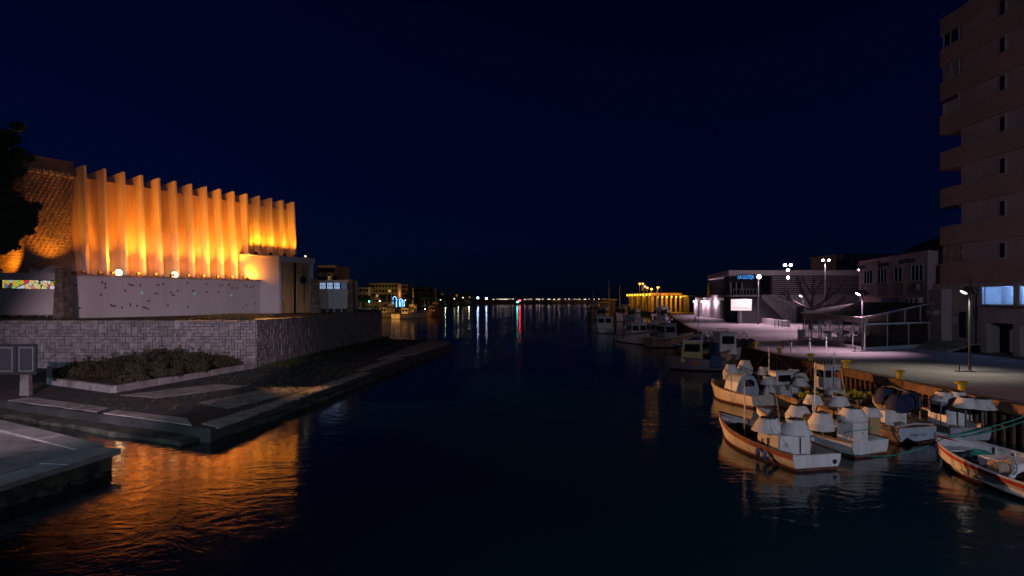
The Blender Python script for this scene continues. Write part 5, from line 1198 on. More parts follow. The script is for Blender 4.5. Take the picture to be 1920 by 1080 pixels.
# 5 open boat cut by the frame
b = Boat('open_boat', (17.55,18.4), (17.15,25.4), 2.9, 'open white boat with red stripe and red cover at the lower right corner', zs=.55, zb=.95, hull='white_hull', strake='red_bright', deck='deck_pale', ts=.8, dz=.45, band=.14, rail='metal_white', full=2.9, N=18)
L2 = b.L/2
m = MB(); m.box((.6,-.15,.50), (1.5,1.15,.5)); b.part(m, 'engine_box', 'cabin_white', bevel=.06)
m = MB(); m.hexa([(-2.1,-.9,.2),(-.45,-.75,.2),(-.45,.5,.2),(-2.1,.6,.2),(-1.9,-.7,.86),(-.65,-.5,.72),(-.65,.25,.76),(-1.9,.35,.86)]); b.part(m, 'tarpaulin', 'red_bright', bevel=.12)
m = MB(); m.box((.9,-.98,.5), (1.4,.3,.06)); b.part(m, 'bench', 'red_bright')
m = MB(); m.tube([(.05,.85,.62),(.05,.45,.62)], [.19,.19], 14); m.tube([(.05,.86,.62),(.05,.9,.62)], [.27,.27], 14); m.tube([(.05,.40,.62),(.05,.44,.62)], [.27,.27], 14); b.part(m, 'winch_drum', 'wood_light', None, True)
m = MB(); m.tube([(.0+.3*math.cos(t),.34,.68+.3*math.sin(t)) for t in [6.283*k/20 for k in range(21)]], .018, 5)
for k in range(3): a = k*1.05; m.tube([(-.3*math.cos(a),.34,.68-.3*math.sin(a)),(.3*math.cos(a),.34,.68+.3*math.sin(a))], .012, 4)
b.part(m, 'hand_wheel', 'grey_steel'); m = MB(); m.box((.2,.6,.3), (.5,.6,.35)); m.box((1.2,.75,.4), (.4,.3,.3), .4); m.tube([(1.4,.7,.5),(1.2,.9,.75),(.8,.8,.6)], .05, 6); b.part(m, 'winch_base', 'iron')
b.net(L2-1.75, -.35, .42, .6, .45, .22, 'net_green', 51); b.net(L2-2.5, -.75, .40, .4, .35, .2, 'net_dark', 52)
m = MB()
for q in range(4): m.tube([(L2-1.7+(.42-.06*q)*math.cos(t),-.1+(.42-.06*q)*math.sin(t),.6+q*.05) for t in [6.283*j/18 for j in range(19)]], .03, 5)
b.part(m, 'rope_coil', 'rope_green'); m = MB(); m.prism([(L2-1.1,-.75),(L2-.35,-.42),(L2-.35,.42),(L2-1.1,.75)], .60, .64); b.part(m, 'fore_deck', 'cabin_white')
m = MB(); m.tube([(-1.6,.1,.85),(-1.6,.0,1.0),(-1.5,-.15,1.0),(-1.5,-.25,.85)], .035, 6); b.part(m, 'cleat', 'metal_white')
for sd in (-1,1):
    for k in range(7): xx = L2-1.4-k*.62; hb_ = b.half((xx+L2)/b.L); m = MB(); m.box((xx,sd*(hb_*.93),b.sheer((xx+L2)/b.L)-.2), (.05,.05,.42)); b.part(m, 'frame_rib', 'cabin_white')
# 6 rounded blue-white cuddy
b = Boat('fishing_boat', (14.9,37.6), (13.35,42.2), 2.35, 'small fishing boat with rounded pale blue cuddy and ochre hull', zs=.72, zb=1.1, hull='cream_hull', strake='metal_white', band=.12)
x, y = b.loc(1391, 39.4); zd = b.dk(x); ar = [(-.78,0),(-.8,.5),(-.68,.95),(-.42,1.28),(0,1.38),(.42,1.28),(.68,.95),(.8,.5),(.78,0)]
m = MB(); m.slab([(x-.6,y+a,zd-.05+z) for a, z in ar], (1.3,0,0)); cd = b.part(m, 'cuddy', 'cabin_blue', bevel=.05)
m = MB(); m.slab([(x-.615,y+a,zd+z) for a, z in ((.42,.62),(-.42,.62),(-.44,.88),(-.22,1.04),(.14,1.04))], (-.012,0,0)); b.part(m, 'window', 'dark_glass', cd)
x2, y2_ = b.loc(1370, 41); b.hood(x2, y2_, b.dk(x2)+1.1, .5, .5, seed=61, skirt=.45); x2, y2_ = b.loc(1397, 41.2); b.hood(x2, y2_, b.dk(x2)+1.35, .5, .5, seed=62, skirt=.4)
b.rails([(x-.3,y+1.0,.5),(x-.3,y+1.0,1.6),(x+.4,y+.95,2.1),(x+.9,y+.5,2.3)], .035); b.rails([(x-.3,y-1.0,.5),(x-.3,y-1.0,1.7),(x+.3,y-.9,1.9),(x+1.0,y-.5,2.2)], .035); b.clutter(-2, -1, 14, 3)
b.net(-b.L/2+.5, -.72, .62, .36, .34, .62, 'canvas', 64)
m = MB(); m.lathe((-b.L/2+.35,-.85,.6), [(.05,0),(.1,.15),(.1,.35),(.04,.45)], 8); b.part(m, 'fender', 'canvas', None, True)
# 7 white cabin, hoods either side
b = Boat('fishing_boat', (17.0,36.2), (15.5,42.3), 2.4, 'brown hulled fishing boat with boxy white cabin between white hoods', zs=.75, zb=1.15, hull='brown_hull', strake='wood', band=.16)
x, y = b.loc(1470, 38.6); b.cabin(x, y, 1.3, 1.45, .75, 'cabin_white', .05, win=(), roof=False); zc = b.dk(x)+.75; b.cabin(x+.35, y, .9, 1.25, .75, 'cabin_white', .12, z0=zc-.02, win=('b','f'), nf=1, wz=(.3,.8))
for k, (u, Y, z) in enumerate(((1433,40.0,1.35), (1440,38.6,.95), (1503,39.6,1.35), (1500,38.0,1.0), (1513,39.0,1.2))):
    x2, y2_ = b.loc(u, Y); b.hood(x2, max(-1.15, min(1.15, y2_)), b.dk(x2)+z*.8, .5, .46, seed=70+k)
b.dress(7, [(x+.6,y+.6,zc+2.1),(b.L/2-.1,0,1.2),(-b.L/2+.3,-.9,.8)]); b.mast(x+.6, y+.6, zc, 2.2, .03); floats(b, -b.L/2+.7, -.5, .62, 13, 5, 'bundle of yellow net floats on the stern below the boxy white cabin'); b.clutter(-2.4, -1, 16, 5); b.rails([(-2.6,-1.0,.7),(-1.6,-1.05,1.3),(-.4,-1.0,.75)], .025, 'rope', 'rope')
# 8 pilothouse next to the quay
b = Boat('fishing_boat', (19.75,35.8), (19.0,42.0), 2.4, 'fishing boat at the quay with a narrow white pilothouse and mast', zs=.75, zb=1.2, hull='brown_hull', strake='wood', band=.16)
x, y = b.loc(1552, 39.5); b.cabin(x, y, 1.0, 1.15, 1.65, 'cabin_white', .12, win=('b','l','f'), nf=2, wz=(.62,.88))
x2, y2_ = b.loc(1566, 37.6); m = MB(); m.hexa([(x2-.5,y2_-.7,.5),(x2+.4,y2_-.6,.5),(x2+.4,y2_+.7,.5),(x2-.5,y2_+.7,.5),(x2-.35,y2_-.35,1.05),(x2+.3,y2_-.35,1.15),(x2+.3,y2_+.45,1.2),(x2-.35,y2_+.5,1.1)]); b.part(m, 'tarpaulin', 'cabin_ochre' if False else 'canvas', bevel=.1)
b.dress(8, [(x-.7,y,3.1),(b.L/2-.1,0,1.25),(-b.L/2+.3,.9,.8)]); b.mast(x-.7, y, .6, 2.6, .03); floats(b, -b.L/2+1.3, -.55, .66, 16, 8, 'bundle of yellow net floats on the stern next to the quay wall'); floats(b, -b.L/2+1.6, .75, .66, 6, 9, 'small bundle of yellow net floats beside the narrow pilothouse')
m = MB(); 
for k in range(5): m.tube([(x+.1*k-.2,y-.3+.15*k,b.dk(x)+1.75),(x+.1*k-.25,y-.3+.15*k,b.dk(x)+1.95+.05*(k%2))], .03, 5)
b.part(m, 'roof_gear', 'iron'); b.clutter(-2.2, 1, 18, 6)
# 9 purple hull, ochre cabin
b = Boat('fishing_boat', (19.0,57.0), (14.4,58.2), 2.5, 'purplish fishing boat with ochre cabin lying across the stream', zs=1.0, zb=1.3, hull='purple_hull', strake='purple_hull', anti='rubber', band=.14)
x, y = b.loc(1296, 57.6); b.cabin(x, y, 1.9, 1.6, 1.75, 'cabin_ochre', .12, win=('l','r','f'), wz=(.52,.9), roofmat='cabin_white', rake=-.1); b.rails([(x-.6,y,2.5),(x-.6,y,3.0),(x+.7,y,3.0),(x+.7,y,2.5)], .03)
m = MB(); m.box((-1.5,0,.9), (1.0,2.62,1.2)); b.part(m, 'tarpaulin', 'tarp_blue', bevel=.12); b.clutter(-2, -.6, 21, 5); b.net(1.9, 0, b.dk(1.8), .4, .4, .4, 'net_dark', 5)
m = MB(); m.box((.3,1.27,.72), (.7,.03,.18)); b.part(m, 'name_board', 'orange')
# 10 brown hull along, bow right
b = Boat('fishing_boat', (15.6,60.6), (21.6,61.4), 2.7, 'brown fishing boat with wheelhouse and white bow pointing at the quay', zs=1.15, zb=1.75, hull='brown_hull', strake='wood', anti='rubber', band=.16)
x, y = b.loc(1358, 61.2); b.cabin(x, y, 1.7, 1.7, 1.9, 'cabin_white', .08, win=('l','r','f'), wz=(.5,.88)); b.rails([(x-.6,y+.3,3.0),(x-.6,y+.3,3.5),(x+.5,y+.3,3.5),(x+.5,y+.3,3.0)], .03)
x2, y2_ = b.loc(1390, 61.2); m = MB()
for k, (dx, dy) in enumerate(((-.5,0),(.3,.2),(.9,-.1))): m.tube([(x2+dx,y2_+dy-.12,b.dk(x2)+.75),(x2+dx,y2_+dy+.12,b.dk(x2)+.75)], [.42,.42], 14); m.tube([(x2+dx,y2_+dy,b.dk(x2)), (x2+dx,y2_+dy,b.dk(x2)+.7)], .08, 6)
for k in (-.5,.3): m.tube([(x2+k+.25*math.cos(t),y2_,b.dk(x2)+1.25+.42*math.sin(t)) for t in [3.14*j/10 for j in range(11)]], .03, 5)
b.part(m, 'net_hauler', 'iron', None, True); b.clutter(-2.6, 0, 23, 7); m = MB(); m.box((x-.9,y+.0,b.dk(x)+.5), (.5,1.4,1.0)); b.part(m, 'tarpaulin', 'tarp_blue', bevel=.1)
m = MB(); m.slab([(b.L/2-.35,-.36,.55),(b.L/2+.2,-.04,.6),(b.L/2+.42,-.03,1.72),(b.L/2-.15,-.42,1.68)], (0,-.03,0)); b.part(m, 'bow_panel', 'white_hull')
# 11 white boat, bow to the camera
def far_boat(st, bw, B, label, zs, zb, hull, cab, cx, cl, cw, chh, seed, strake='blue_paint', cabmat='cabin_white', arch=False, mastx=None, win=('f','b','l','r'), N=10, nf=2, clutter=5):
    b = Boat('fishing_boat', st, bw, B, label, zs=zs, zb=zb, hull=hull, strake=strake, anti='rubber', N=N, band=.16, rail='metal_white'); b.cabin(cx, 0, cl, cw, chh, cabmat, .1, win=win, nf=nf)
    zc = b.dk(cx)+chh
    if arch: b.rails([(cx-cl*.5,-cw*.45,zc),(cx-cl*.5,-cw*.4,zc+.8),(cx-cl*.5,0,zc+1.0),(cx-cl*.5,cw*.4,zc+.8),(cx-cl*.5,cw*.45,zc)], .06, 'metal_white', 'arch')
    if mastx is not None: b.mast(mastx[0], 0, b.dk(mastx[0]), mastx[1], .06)
    m = MB(); m.box((cx,cw*.2,zc+.3), (.7,.5,.35)); b.part(m, 'roof_box', 'cabin_white', bevel=.03)
    b.clutter(-b.L*.42, cx-cl*.5, seed, clutter); b.dress(seed, [(mastx[0],0,b.dk(mastx[0])+mastx[1]*.95),(b.L*.48,0,b.zb),(-b.L*.48,b.B*.3,b.zs),(-b.L*.48,-b.B*.3,b.zs)] if mastx else None); return b
far_boat((16.9,97), (18.7,88.4), 3.3, 'white cabin boat with two dark front windows, bow towards the camera', 1.0, 1.9, 'white_hull', None, .6, 2.2, 2.5, 1.9, 31, arch=True, N=14)
far_boat((17.9,84.5), (24.0,86.0), 3.2, 'brown hulled boat with open wheelhouse beside the white cabin boat', 1.2, 1.8, 'brown_hull', None, -.3, 1.8, 2.0, 2.0, 32, 'wood', 'grey_hull')
far_boat((17.3,117.5), (17.2,126), 3.4, 'lone white cabin boat moored farthest out, stern to the camera', 1.1, 1.6, 'white_hull', None, -1.2, 3.0, 2.9, 2.2, 33)
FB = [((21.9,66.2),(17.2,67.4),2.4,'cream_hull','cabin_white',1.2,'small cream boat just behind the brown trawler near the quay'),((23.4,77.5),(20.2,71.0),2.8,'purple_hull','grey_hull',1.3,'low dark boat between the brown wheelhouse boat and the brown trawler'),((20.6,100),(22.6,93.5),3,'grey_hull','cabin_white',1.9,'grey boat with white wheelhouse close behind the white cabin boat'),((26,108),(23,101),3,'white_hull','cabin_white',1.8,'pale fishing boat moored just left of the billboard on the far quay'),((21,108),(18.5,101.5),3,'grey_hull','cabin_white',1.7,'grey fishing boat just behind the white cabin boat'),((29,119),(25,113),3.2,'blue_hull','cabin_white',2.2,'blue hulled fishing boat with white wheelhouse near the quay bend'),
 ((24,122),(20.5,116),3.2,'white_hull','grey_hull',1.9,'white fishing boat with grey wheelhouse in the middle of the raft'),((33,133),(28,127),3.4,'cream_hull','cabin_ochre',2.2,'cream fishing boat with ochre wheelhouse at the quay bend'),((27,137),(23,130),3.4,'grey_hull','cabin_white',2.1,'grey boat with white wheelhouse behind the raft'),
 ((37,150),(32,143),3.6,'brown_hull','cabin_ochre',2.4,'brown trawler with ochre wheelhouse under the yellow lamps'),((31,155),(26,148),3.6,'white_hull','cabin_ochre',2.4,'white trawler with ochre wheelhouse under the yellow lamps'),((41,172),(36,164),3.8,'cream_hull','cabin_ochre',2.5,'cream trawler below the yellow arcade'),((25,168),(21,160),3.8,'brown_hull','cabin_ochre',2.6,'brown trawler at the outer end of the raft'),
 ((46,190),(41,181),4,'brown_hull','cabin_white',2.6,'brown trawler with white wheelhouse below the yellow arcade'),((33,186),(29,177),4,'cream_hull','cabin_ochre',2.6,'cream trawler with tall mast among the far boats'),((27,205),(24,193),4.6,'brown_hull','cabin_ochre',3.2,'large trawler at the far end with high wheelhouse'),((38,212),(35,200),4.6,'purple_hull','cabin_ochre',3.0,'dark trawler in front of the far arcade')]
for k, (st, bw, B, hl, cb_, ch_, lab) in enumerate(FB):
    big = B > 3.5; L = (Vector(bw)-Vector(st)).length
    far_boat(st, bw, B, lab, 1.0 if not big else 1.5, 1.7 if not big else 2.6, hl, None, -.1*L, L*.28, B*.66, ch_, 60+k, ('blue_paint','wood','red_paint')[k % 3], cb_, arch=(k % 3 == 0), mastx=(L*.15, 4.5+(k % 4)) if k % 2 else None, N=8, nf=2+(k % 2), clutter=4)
# left bank trawlers
def trawler(st, bw, B, label, hull, cab, seed, hi=1.0, txt=None):
    b = Boat('trawler', st, bw, B, label, zs=1.5*hi, zb=2.8*hi, hull=hull, strake='wood', anti='rubber', N=12, band=.2); L = b.L
    b.cabin(-.12*L, 0, L*.2, B*.6, 1.9*hi, cab, .08, win=('b','l','r','f')); b.cabin(.05*L, 0, L*.1, B*.5, 2.8*hi, cab, .1)
    b.mast(.05*L, 0, 4, 6*hi, .09); b.mast(-.3*L, 0, 1, 5*hi, .08, (-.2,0)); b.clutter(-.45*L, .4*L, seed, 7); b.net(-.38*L, 0, 1.2, 1.0, 1.0, .7, 'net_dark', seed)
    b.rails([(.2*L,-B*.35,b.sheer(.7)),(.2*L,-B*.35,b.sheer(.7)+1),(.45*L,0,b.zb+1),(.2*L,B*.35,b.sheer(.7)+1),(.2*L,B*.35,b.sheer(.7))], .05, 'metal_white')
    if txt: b.name_text(txt, .55, z=.9)
    return b
tb1 = trawler(G(742,598).xy, Vector((-28.6,214)), 4.6, 'white trawler with lettered stern moored beyond the stone wall', 'white_hull', 'cabin_white', 81, 1.0, 'CASTELLO')
trawler((-31,232), (-26.5,246), 4.6, 'orange lit wooden trawler behind the white one', 'brown_hull', 'cabin_ochre', 82, 1.1)
trawler((-46,214), (-38,226), 4.4, 'blue grey trawler mostly hidden by the end of the stone wall', 'grey_hull', 'cabin_blue', 83, 1.0)
trawler((-52,236), (-44,250), 4.4, 'dark trawler with row of bridge windows behind the stone wall', 'grey_hull', 'grey_hull', 84, 1.1)

# mooring ropes
def rope(a, b, sag, r, mat, label, n=14):
    a, b = Vector(a), Vector(b); o_ = MB(); o_.tube([a.lerp(b, t/n)-a+Vector((0,0,-sag*4*(t/n)*(1-t/n))) for t in range(n+1)], r, 6)
    o = o_.build('mooring_rope', MAT[mat], None, True); o.location = a; tag(o, label, 'rope')
rope((17.2,25.3,.98), (21.9,27.25,1.42), .10, .028, 'rope_green', 'upper green mooring rope from the open boat to the quay'); rope((17.25,25.2,.95), (21.9,27.0,1.36), .16, .026, 'rope_green', 'lower green mooring rope from the open boat to the quay')
rope((12.4,24.3,.62), (17.0,25.2,.9), .42, .022, 'rope_green', 'slack green rope between the nearest boat and the open boat')
p = Vector((22.35,53.0,QZ)); t = empty('flag', p, label='small red and yellow flag on a stick at the quay edge', cat='flag')
m = MB(); m.tube([(0,0,0),(.05,0,1.3)], .02, 5); m.build('pole', MAT['wood_light'], t); m = MB(); m.slab([(.05,0,1.3),(.2,.05,.9),(.16,.02,.55),(.03,0,.6)], (0,.012,0)); m.build('cloth', MAT['red_bright'], t)

# ------------------------------------------------------------------ far right: yellow lit fish auction hall
hx0, hx1, hy0, hy1, hz = 49.0, 58.6, 223.0, 268.0, 8.4
hl = empty('auction_hall', (hx0,hy0,QZ), label='long fish auction hall with yellow lit columns on the far right quay', cat='building')
def fb_(mb, name, mat, parent=None, bevel=0.0):
    o = mb.build(name, MAT[mat], parent or hl, False, bevel)
    if parent is None: o.location = (-hx0,-hy0,-QZ)
    return o
m = MB(); m.span((hx0-.8,hy0-.8,hz-.9), (hx1+.5,hy1,hz)); fb_(m, 'roof', 'far_wall_red')
m = MB(); m.span((hx0+4,hy0+4,QZ-.1), (hx1,hy1,hz-.91)); fb_(m, 'wall', 'lonja_dark')
for k in range(9):
    yy = hy0+k*5.4; m = MB(); m.span((hx0-.35,yy-.35,QZ), (hx0+.35,yy+.35,hz-.91)); fb_(m, 'column', 'far_wall_ochre')
    m = MB(); m.ball((hx0-.95,yy,hz-.55), .42, 8); fb_(m, 'globe_lamp', 'yellow_lamp')
    if k % 2 == 0: point(hl, Vector((hx0-1.8,yy+2,hz-1.2)), 420, (1,.46,.03), .4)
for k in range(1,7):
    xx = hx0+k*1.6; m = MB(); m.span((xx-.3,hy0-.35,QZ), (xx+.3,hy0+.35,hz-.91)); fb_(m, 'column', 'far_wall_ochre')
    m = MB(); m.ball((xx,hy0-.95,hz-1.4), .28, 8); fb_(m, 'globe_lamp', 'yellow_lamp')
    if k in (2,5): point(hl, Vector((xx,hy0-2.4,hz-1.8)), 420, (1,.44,.03), .4)
m = MB(); m.span((59.5,215,QZ-.1), (70,230,7.0)); tag(m.build('store_wall', MAT['lonja_dark']), 'dark blank store building between the yellow hall and the white arcade', 'building')
m = MB(); m.span((59,214.6,7.003), (70.5,230,7.5)); bpy.data.objects['store_wall']; o = m.build('roof', MAT['lonja_white'], bpy.data.objects['store_wall'])
def sod_mast(u, v, Y, label, power, x0=None, heads=1):
    q = P(u, v, Y); t = empty('sodium_lamp', (q.x,q.y,QZ if q.x > 40 else 0), label=label, cat='street lamp', group='orange sodium lamps on the far quay'); h = q.z-t.location.z
    m = MB(); m.lathe((0,0,0), [(.25,0),(.14,.3),(.09,h)], 8); m.build('pole', MAT['grey_steel'], t, True); m = MB(); m.ball((0,-.4,h), .5, 8, .7); m.build('bulb', MAT['sodium_far'], t, True)
    point(t, q+Vector((0,-1.4,-.2)), power*.14, SOD, .4)
sod_mast(1233, 539, 218, 'brightest orange sodium lamp at the right of the far cluster', 9000); sod_mast(1221, 542, 222, 'lower orange sodium lamp in the middle of the far cluster', 5000); sod_mast(1213, 539.5, 232, 'orange sodium lamp left of the brightest one', 5000)
sod_mast(1199, 532, 250, 'upper left orange lamp of the far pair', 2500); sod_mast(1205, 532, 250, 'upper right orange lamp of the far pair', 2500)
q = P(1193, 545, 235); t = empty('port_emblem', (q.x+3,q.y,QZ), label='pale lit gate shaped emblem above the far quay', cat='sign')
m = MB(); m.tube([(0,0.2,0),(0,.2,q.z-QZ)], .15, 8); m.build('post', MAT['grey_steel'], t)
m = MB(); z = q.z-QZ; m.span((-1.0,0,z), (-.35,.25,z+1.9)); m.span((.35,0,z), (1.0,.25,z+1.9)); m.span((-.34,0,z+.7), (.34,.25,z+1.3)); m.span((-1.1,0,z+1.91), (1.1,.25,z+2.15)); m.build('emblem', MAT['far_wall_red'], t); m = MB(); m.ball((.1,-.15,z+1.55), .3, 8); m.build('clock', MAT['led_warm'], t)
for k, (u, vt, Y) in enumerate(((1142,528,236), (1162,534,240))):
    q = P(u, vt, Y); t = empty('sailing_mast', (q.x,q.y,0), label=('taller', 'shorter')[k]+' bare mast rising over the far trawlers', cat='mast')
    m = MB(); m.lathe((0,0,0), [(.18,-.5),(.16,2),(.07,q.z)], 8); m.build('spar', MAT['wood_light'], t, True); m = MB(); m.tube([(-1.2,0,q.z*.62),(1.2,0,q.z*.62)], .05, 5); m.tube([(-1.2,0,q.z*.62),(0,0,q.z-.1)], .02, 4); m.tube([(1.2,0,q.z*.62),(0,0,q.z-.1)], .02, 4); m.build('crosstree', MAT['iron'], t)
q = P(1130, 575, 262); t = empty('harbour_kiosk', (q.x,q.y,.4), label='dim raised kiosk with flat roofs at the end of the far jetty', cat='kiosk')
m = MB(); m.span((-2.2,0,4.2), (2.6,3,4.8)); m.span((-.4,.5,5.4), (6.0,4,5.9)); m.build('roof', MAT['far_wall'], t); m = MB(); m.span((-1.2,.6,-1), (1.6,2.6,4.2)); m.span((1.7,1,-1), (5.4,3.5,5.4)); m.build('wall', MAT['lonja_dark'], t)

# ------------------------------------------------------------------ far left bank: shore, palms, houses
shore = [(-120,300), (-88,330), (-62,420), (-46,520), (-30,610), (-60,700), (-600,900), (-600,300)]
m = MB(); m.prism(shore, -1, 1.4); tag(m.build('shore_land', MAT['land']), 'far left bank promenade land', 'land', kind='structure')
rnd = random.Random(31)
GCOL = ((.75,1,.35), (.9,1,.5), (.5,.9,1), (.65,1,.45))
pl = [(676,352),(690,356),(700,360),(717,372),(732,380),(743,390),(757,400),(764,408),(772,418),(785,432),(796,446),(806,460),(815,476),(824,490),(834,505),(846,520),(858,540),(868,556),(878,575),(887,590)]
fr_me = None
for k, (u, Y) in enumerate(pl):
    p = P(u, 560, Y); h = rnd.uniform(4.2,7.2); lit = k not in (5,9,14)
    t = empty('palm_tree', (p.x,Y,1.4), rnd.random()*6, '%s palm tree from the left along the far left promenade' % ('first second third fourth fifth sixth seventh eighth ninth tenth eleventh twelfth thirteenth fourteenth fifteenth sixteenth seventeenth eighteenth nineteenth twentieth'.split()[k]), 'palm tree', 'palms along the far left promenade')
    m = MB(); m.tube([(0,0,-.2),(.1,0,h*.5),(.0,.1,h)], [.28,.2,.2], 7); m.build('trunk', MAT['bark'], t, True)
    m = MB()
    for q in range(16):
        a = q*2.399; el = rnd.uniform(-.3,1.1); L = rnd.uniform(1.9,2.7); pts = []
        for i in range(5):
            f = i/4; r = L*f*math.cos(el*(1-f*.6)); z = h+L*(math.sin(el)*f-.55*f*f); pts.append(Vector((r*math.cos(a), r*math.sin(a), z)))
        side = Vector((-math.sin(a), math.cos(a), 0))
        for i in range(4):
            w0, w1 = .42*math.sin(math.pi*(i/4*.85+.12)), .42*math.sin(math.pi*((i+1)/4*.85+.12)); dr = Vector((0,0,-.18))
            m.add([pts[i]-side*w0+dr, pts[i], pts[i+1], pts[i+1]-side*w1+dr], [(0,1,2,3)]); m.add([pts[i], pts[i]+side*w0+dr, pts[i+1]+side*w1+dr, pts[i+1]], [(0,1,2,3)])
    m.build('crown', MAT['palm'], t)
    if k % 2 == 0: point(t, Vector((p.x+.8,Y-2.6,2.2)), 240, GCOL[k//2 % 4], .3)
q = P(804, 563, 462)
for k, (u, Y, c) in enumerate(((740,384,'blue_led'),(747,390,'blue_led'),(752,394,'blue_led'),(755,398,'blue_led'))):
    p = P(u, 553, Y); t = empty('light_arch', (p.x,p.y,1.4), label=('leftmost', 'second', 'third', 'rightmost')[k]+' of the blue light arches on the far promenade', cat='light decoration', group='blue light arches on the far promenade'); h = (6.2,4.5,4.8,3.8)[k]
    m = MB(); m.tube([(-1.0,0,0)]+[(-1.0*math.cos(a),0,h-1.2+1.2*math.sin(a)) for a in [math.pi*i/10 for i in range(11)]]+[(1.0,0,0)], .13, 5); m.build('tube', MAT['blue_led'], t)
def bulb_on_post(u, v, Y, mat, r, label, name='far_lamp', group=None, z0=1.4, cat='street lamp'):
    q = P(u, v, Y); t = empty(name, (q.x,q.y,z0), label=label, cat=cat, group=group)
    m = MB(); m.tube([(0,0,0),(0,0,q.z-z0)], [.12,.07], 6); m.build('pole', MAT['dark_steel'], t); m = MB(); m.ball((0,0,q.z-z0), r, 8); m.build('bulb', MAT[mat], t, True); return t
bulb_on_post(896, 558.5, 600, 'led_cool', .8, 'left one of the two bright lamps at the end of the left bank'); bulb_on_post(912, 559.5, 640, 'led_cool', .8, 'right one of the two bright lamps at the end of the left bank', z0=.5)
for k, (u, v, Y) in enumerate(((692,565,348),(712,564.5,370),(760,563,404),(826,562,494),(852,560,530),(868,558,556),(880,557.5,580))):
    bulb_on_post(u, v, Y, ('green_beacon' if k == 0 else 'led_far'), .34, ('small greenish lamp beside the stone wall end', 'small promenade lamp above the white trawler stern', 'small promenade lamp beside the blue arches', 'promenade lamp right of the orange trawler', 'promenade lamp left of the bright pair', 'second promenade lamp left of the bright pair', 'promenade lamp closest to the bright pair')[k])
def fblock(u0, u1, vt, Y, mat, label, wins, lit=()): return block('far_building', P(u0,0,Y).x, P(u1,0,Y).x, Y, Y+18, P(0,vt,Y).z, mat, label, wins, 1.4, lit)
fblock(596, 628, 500, 205, 'far_wall', 'brownish apartment house with balconies just right of the church door', (5,5,1.3,1.5), ((3,3),(3,2)))
fblock(692, 745, 532, 470, 'far_wall_ochre', 'wide ochre apartment building on the far left bank', (9,4,1.6,1.6), ((2,1),(6,2)))
fblock(662, 691, 540, 450, 'far_wall', 'dim low building left of the wide ochre one', (5,3,1.6,1.6))
fblock(748, 765, 534, 500, 'far_wall_red', 'narrow reddish building right of the wide ochre one', (3,4,1.6,1.6))
fblock(772, 797, 539, 560, 'far_wall', 'pale flat building in the middle of the far left bank', (6,3,2,1.8)); fblock(797, 812, 540, 590, 'far_wall_red', 'reddish building near the middle of the far left bank', (4,3,1.8,1.8))
fblock(818, 832, 546, 620, 'far_wall', 'small low building right of the middle of the far left bank', (3,2,2,2)); fblock(850, 884, 551, 680, 'far_wall', 'long low building behind the last palms', (8,2,2,2), ((1,1),(5,0)))
point(bpy.data.objects['far_building.001'], P(716,556,446), 2600, (1,.72,.30), .5); point(bpy.data.objects['far_building.003'], P(757,552,480), 1500, (1,.5,.25), .5); point(bpy.data.objects['far_building'], P(622,536,196), 700, (1,.6,.35), .5)
for k, (u, v, Y, r, lab) in enumerate(((606,513,168,5.0,'dark bushy tree behind the church porch'),(682,556,420,6,'dark tree left of the palms'),(730,553,440,7,'dark tree below the wide ochre building'),(775,551,470,7,'dark tree below the pale flat building'),(800,552,500,7,'dark tree behind the orange trawler'),(830,553,540,8,'dark tree left of the long low building'),(862,555,600,8,'dark tree behind the last palms'))):
    p = P(u, v, Y); bushy(p.x, Y, 1.2, (p.z-1.2)*1.05, r, lab, 1500, 'pine', .55 if Y > 200 else .3, 60+k)
# breakwater with its row of lamps
bw_pts = [(-42,720), (-20,740), (20,768), (60,790), (110,820)]
m = MB(); rnd = random.Random(2)
for i in range(len(bw_pts)-1):
    a, b = Vector(bw_pts[i]), Vector(bw_pts[i+1]); n = 10
    for j in range(n):
        p, q = a.lerp(b, j/n), a.lerp(b, (j+1)/n); m.hexa([(p.x,p.y-6,-1),(q.x,q.y-6,-1),(q.x,q.y+8,-1),(p.x,p.y+8,-1),(p.x,p.y,5.2),(q.x,q.y,5.2),(q.x,q.y+5,5.2),(p.x,p.y+5,5.2)])
rk = m.build('breakwater', MAT['rock']); tag(rk, 'long low harbour breakwater on the horizon', 'breakwater', kind='structure')
rb = MB(); rb.ball((0,0,0), 1.5, 6); rk_me = rb.mesh('boulder', MAT['rock'])
for k in range(150):
    t = rnd.random(); i = min(3, int(t*4)); a, b = Vector(bw_pts[i]), Vector(bw_pts[i+1]); p = a.lerp(b, t*4-i); f = rnd.random(); o = link('boulder', rk_me, rk); o.location = (p.x, p.y-6+5.6*f+rnd.uniform(-.6,.2), -.4+5.2*f); q = rnd.uniform(.5,1.2); o.scale = (q*rnd.uniform(.8,1.6), q, q*.8); o.rotation_euler = (rnd.random(), rnd.random(), rnd.random()*3)
us = [925,933,938,941.5,947,950.5,955.5,962,984,991,995.5,1006.5,1011,1017.5,1028,1031,1039,1047,1049.5,1060,1067,1077,1082,1086.5,1095.5,1098,1105,1114,1123,1132]
words = 'first second third fourth fifth sixth seventh eighth ninth tenth eleventh twelfth thirteenth fourteenth fifteenth sixteenth seventeenth eighteenth nineteenth twentieth'.split()+['twenty-'+w_ for w_ in 'first second third fourth fifth sixth seventh eighth ninth'.split()]+['thirtieth']
for k, u in enumerate(us): bulb_on_post(u, 560.8+rnd.uniform(-.3,.5), 745+(u-925)*.33, 'led_far', .34*rnd.uniform(.7,1.25), '%s lamp from the left along the breakwater' % words[k], 'breakwater_lamp', 'lamps along the breakwater', 4.6)
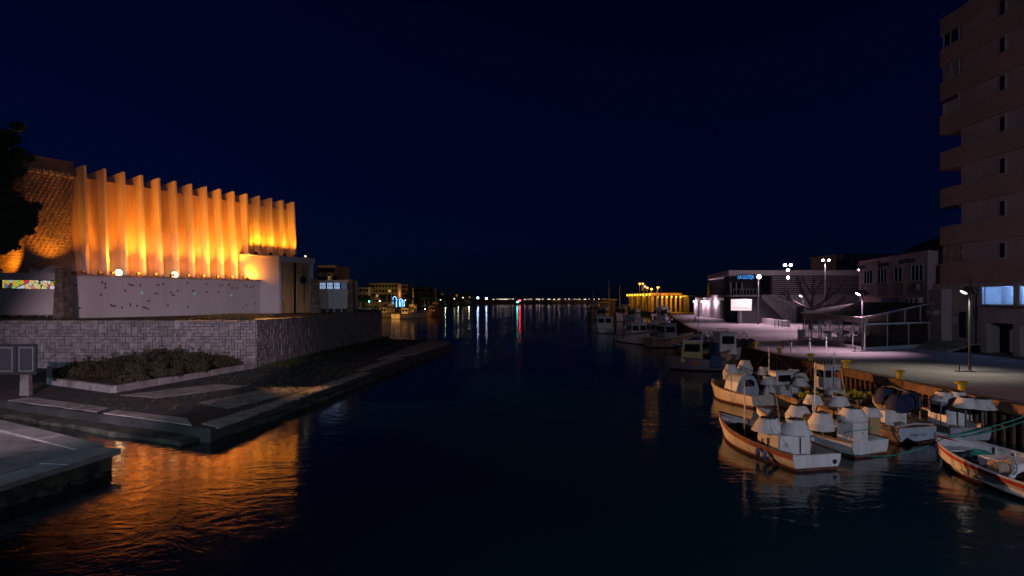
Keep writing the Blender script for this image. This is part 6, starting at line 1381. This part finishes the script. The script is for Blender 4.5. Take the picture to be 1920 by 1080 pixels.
bulb_on_post(974.5, 563.5, 660, 'red_beacon', .75, 'red harbour entrance beacon', 'beacon', None, -.5, 'beacon'); bulb_on_post(970, 566.4, 600, 'green_beacon', .6, 'green harbour entrance beacon', 'beacon', None, -.5, 'beacon')
m = MB(); pr = [(-900,0),(-700,26),(-520,18),(-360,30),(-230,22),(-120,10),(-60,3),(-20,0)]
m.slab([(x,1500,z-1) for x, z in pr]+[(-900,1500,-2)], (0,400,0)); tag(m.build('hills', MAT['hill']), 'low dark hills behind the left bank', 'hills', kind='structure')

# ------------------------------------------------------------------ street lamps on the bridge road behind the camera
m = MB(); m.span((-120,-14,4.5), (120,-3,5.0)); tag(m.build('road', MAT['concrete']), 'bridge road behind the viewpoint', 'road', kind='structure')
def bridge_lamp(x, y, label, power, col, tgt, size=150, blend=.7):
    t = empty('bridge_street_lamp', (x,y,5.0), label=label, cat='street lamp', group='street lamps on the bridge'); h = 6.2
    m = MB(); m.lathe((0,0,0), [(.2,0),(.1,.4),(.07,h)], 8); m.tube([(0,0,h),(0,1.0,h+.25)], .05, 6); m.build('pole', MAT['dark_steel'], t, True)
    m = MB(); m.box((0,1.3,h+.22), (.34,.8,.14)); hd = m.build('lamp_head', MAT['dark_steel'], t, bevel=.03); m = MB(); m.box((0,1.3,h+.14), (.28,.6,.02)); m.build('lens', MAT['led'], hd)
    spot(t, Vector((x,y+1.35,5.0+h+.05)), tgt, power, col, size, blend, .25)
bridge_lamp(-34, -6, 'white street lamp at the left end of the bridge', 24000, (.56,.74,1), Vector((-26,40,-17)), 66, .22)
bridge_lamp(-9, -7, 'added pinkish lamp on the bridge beamed at the low church wall', 84000, (1,.62,.77), Vector((-37,72,-1.6)), 23, .5)  # unseen lamp added here, its narrow beam shaped to tint the low church wall
bridge_lamp(14, -7, 'white street lamp at the right end of the bridge', 17000, (.74,.78,1), Vector((18,30,0)), 130)
t = empty('street_lamp', (-47,181,4.4), label='orange street lamp hidden behind the right church annex', cat='street lamp'); m = MB(); m.lathe((0,0,0), [(.2,0),(.1,.4),(.07,4.0)], 8); m.build('pole', MAT['dark_steel'], t); m = MB(); m.ball((0,0,4.1), .3, 8); m.build('bulb', MAT['sodium_far'], t)
spot(t, Vector((-46.6,181.4,8.6)), Vector((-28,225,2)), 26000, SOD, 90, .6, .3)
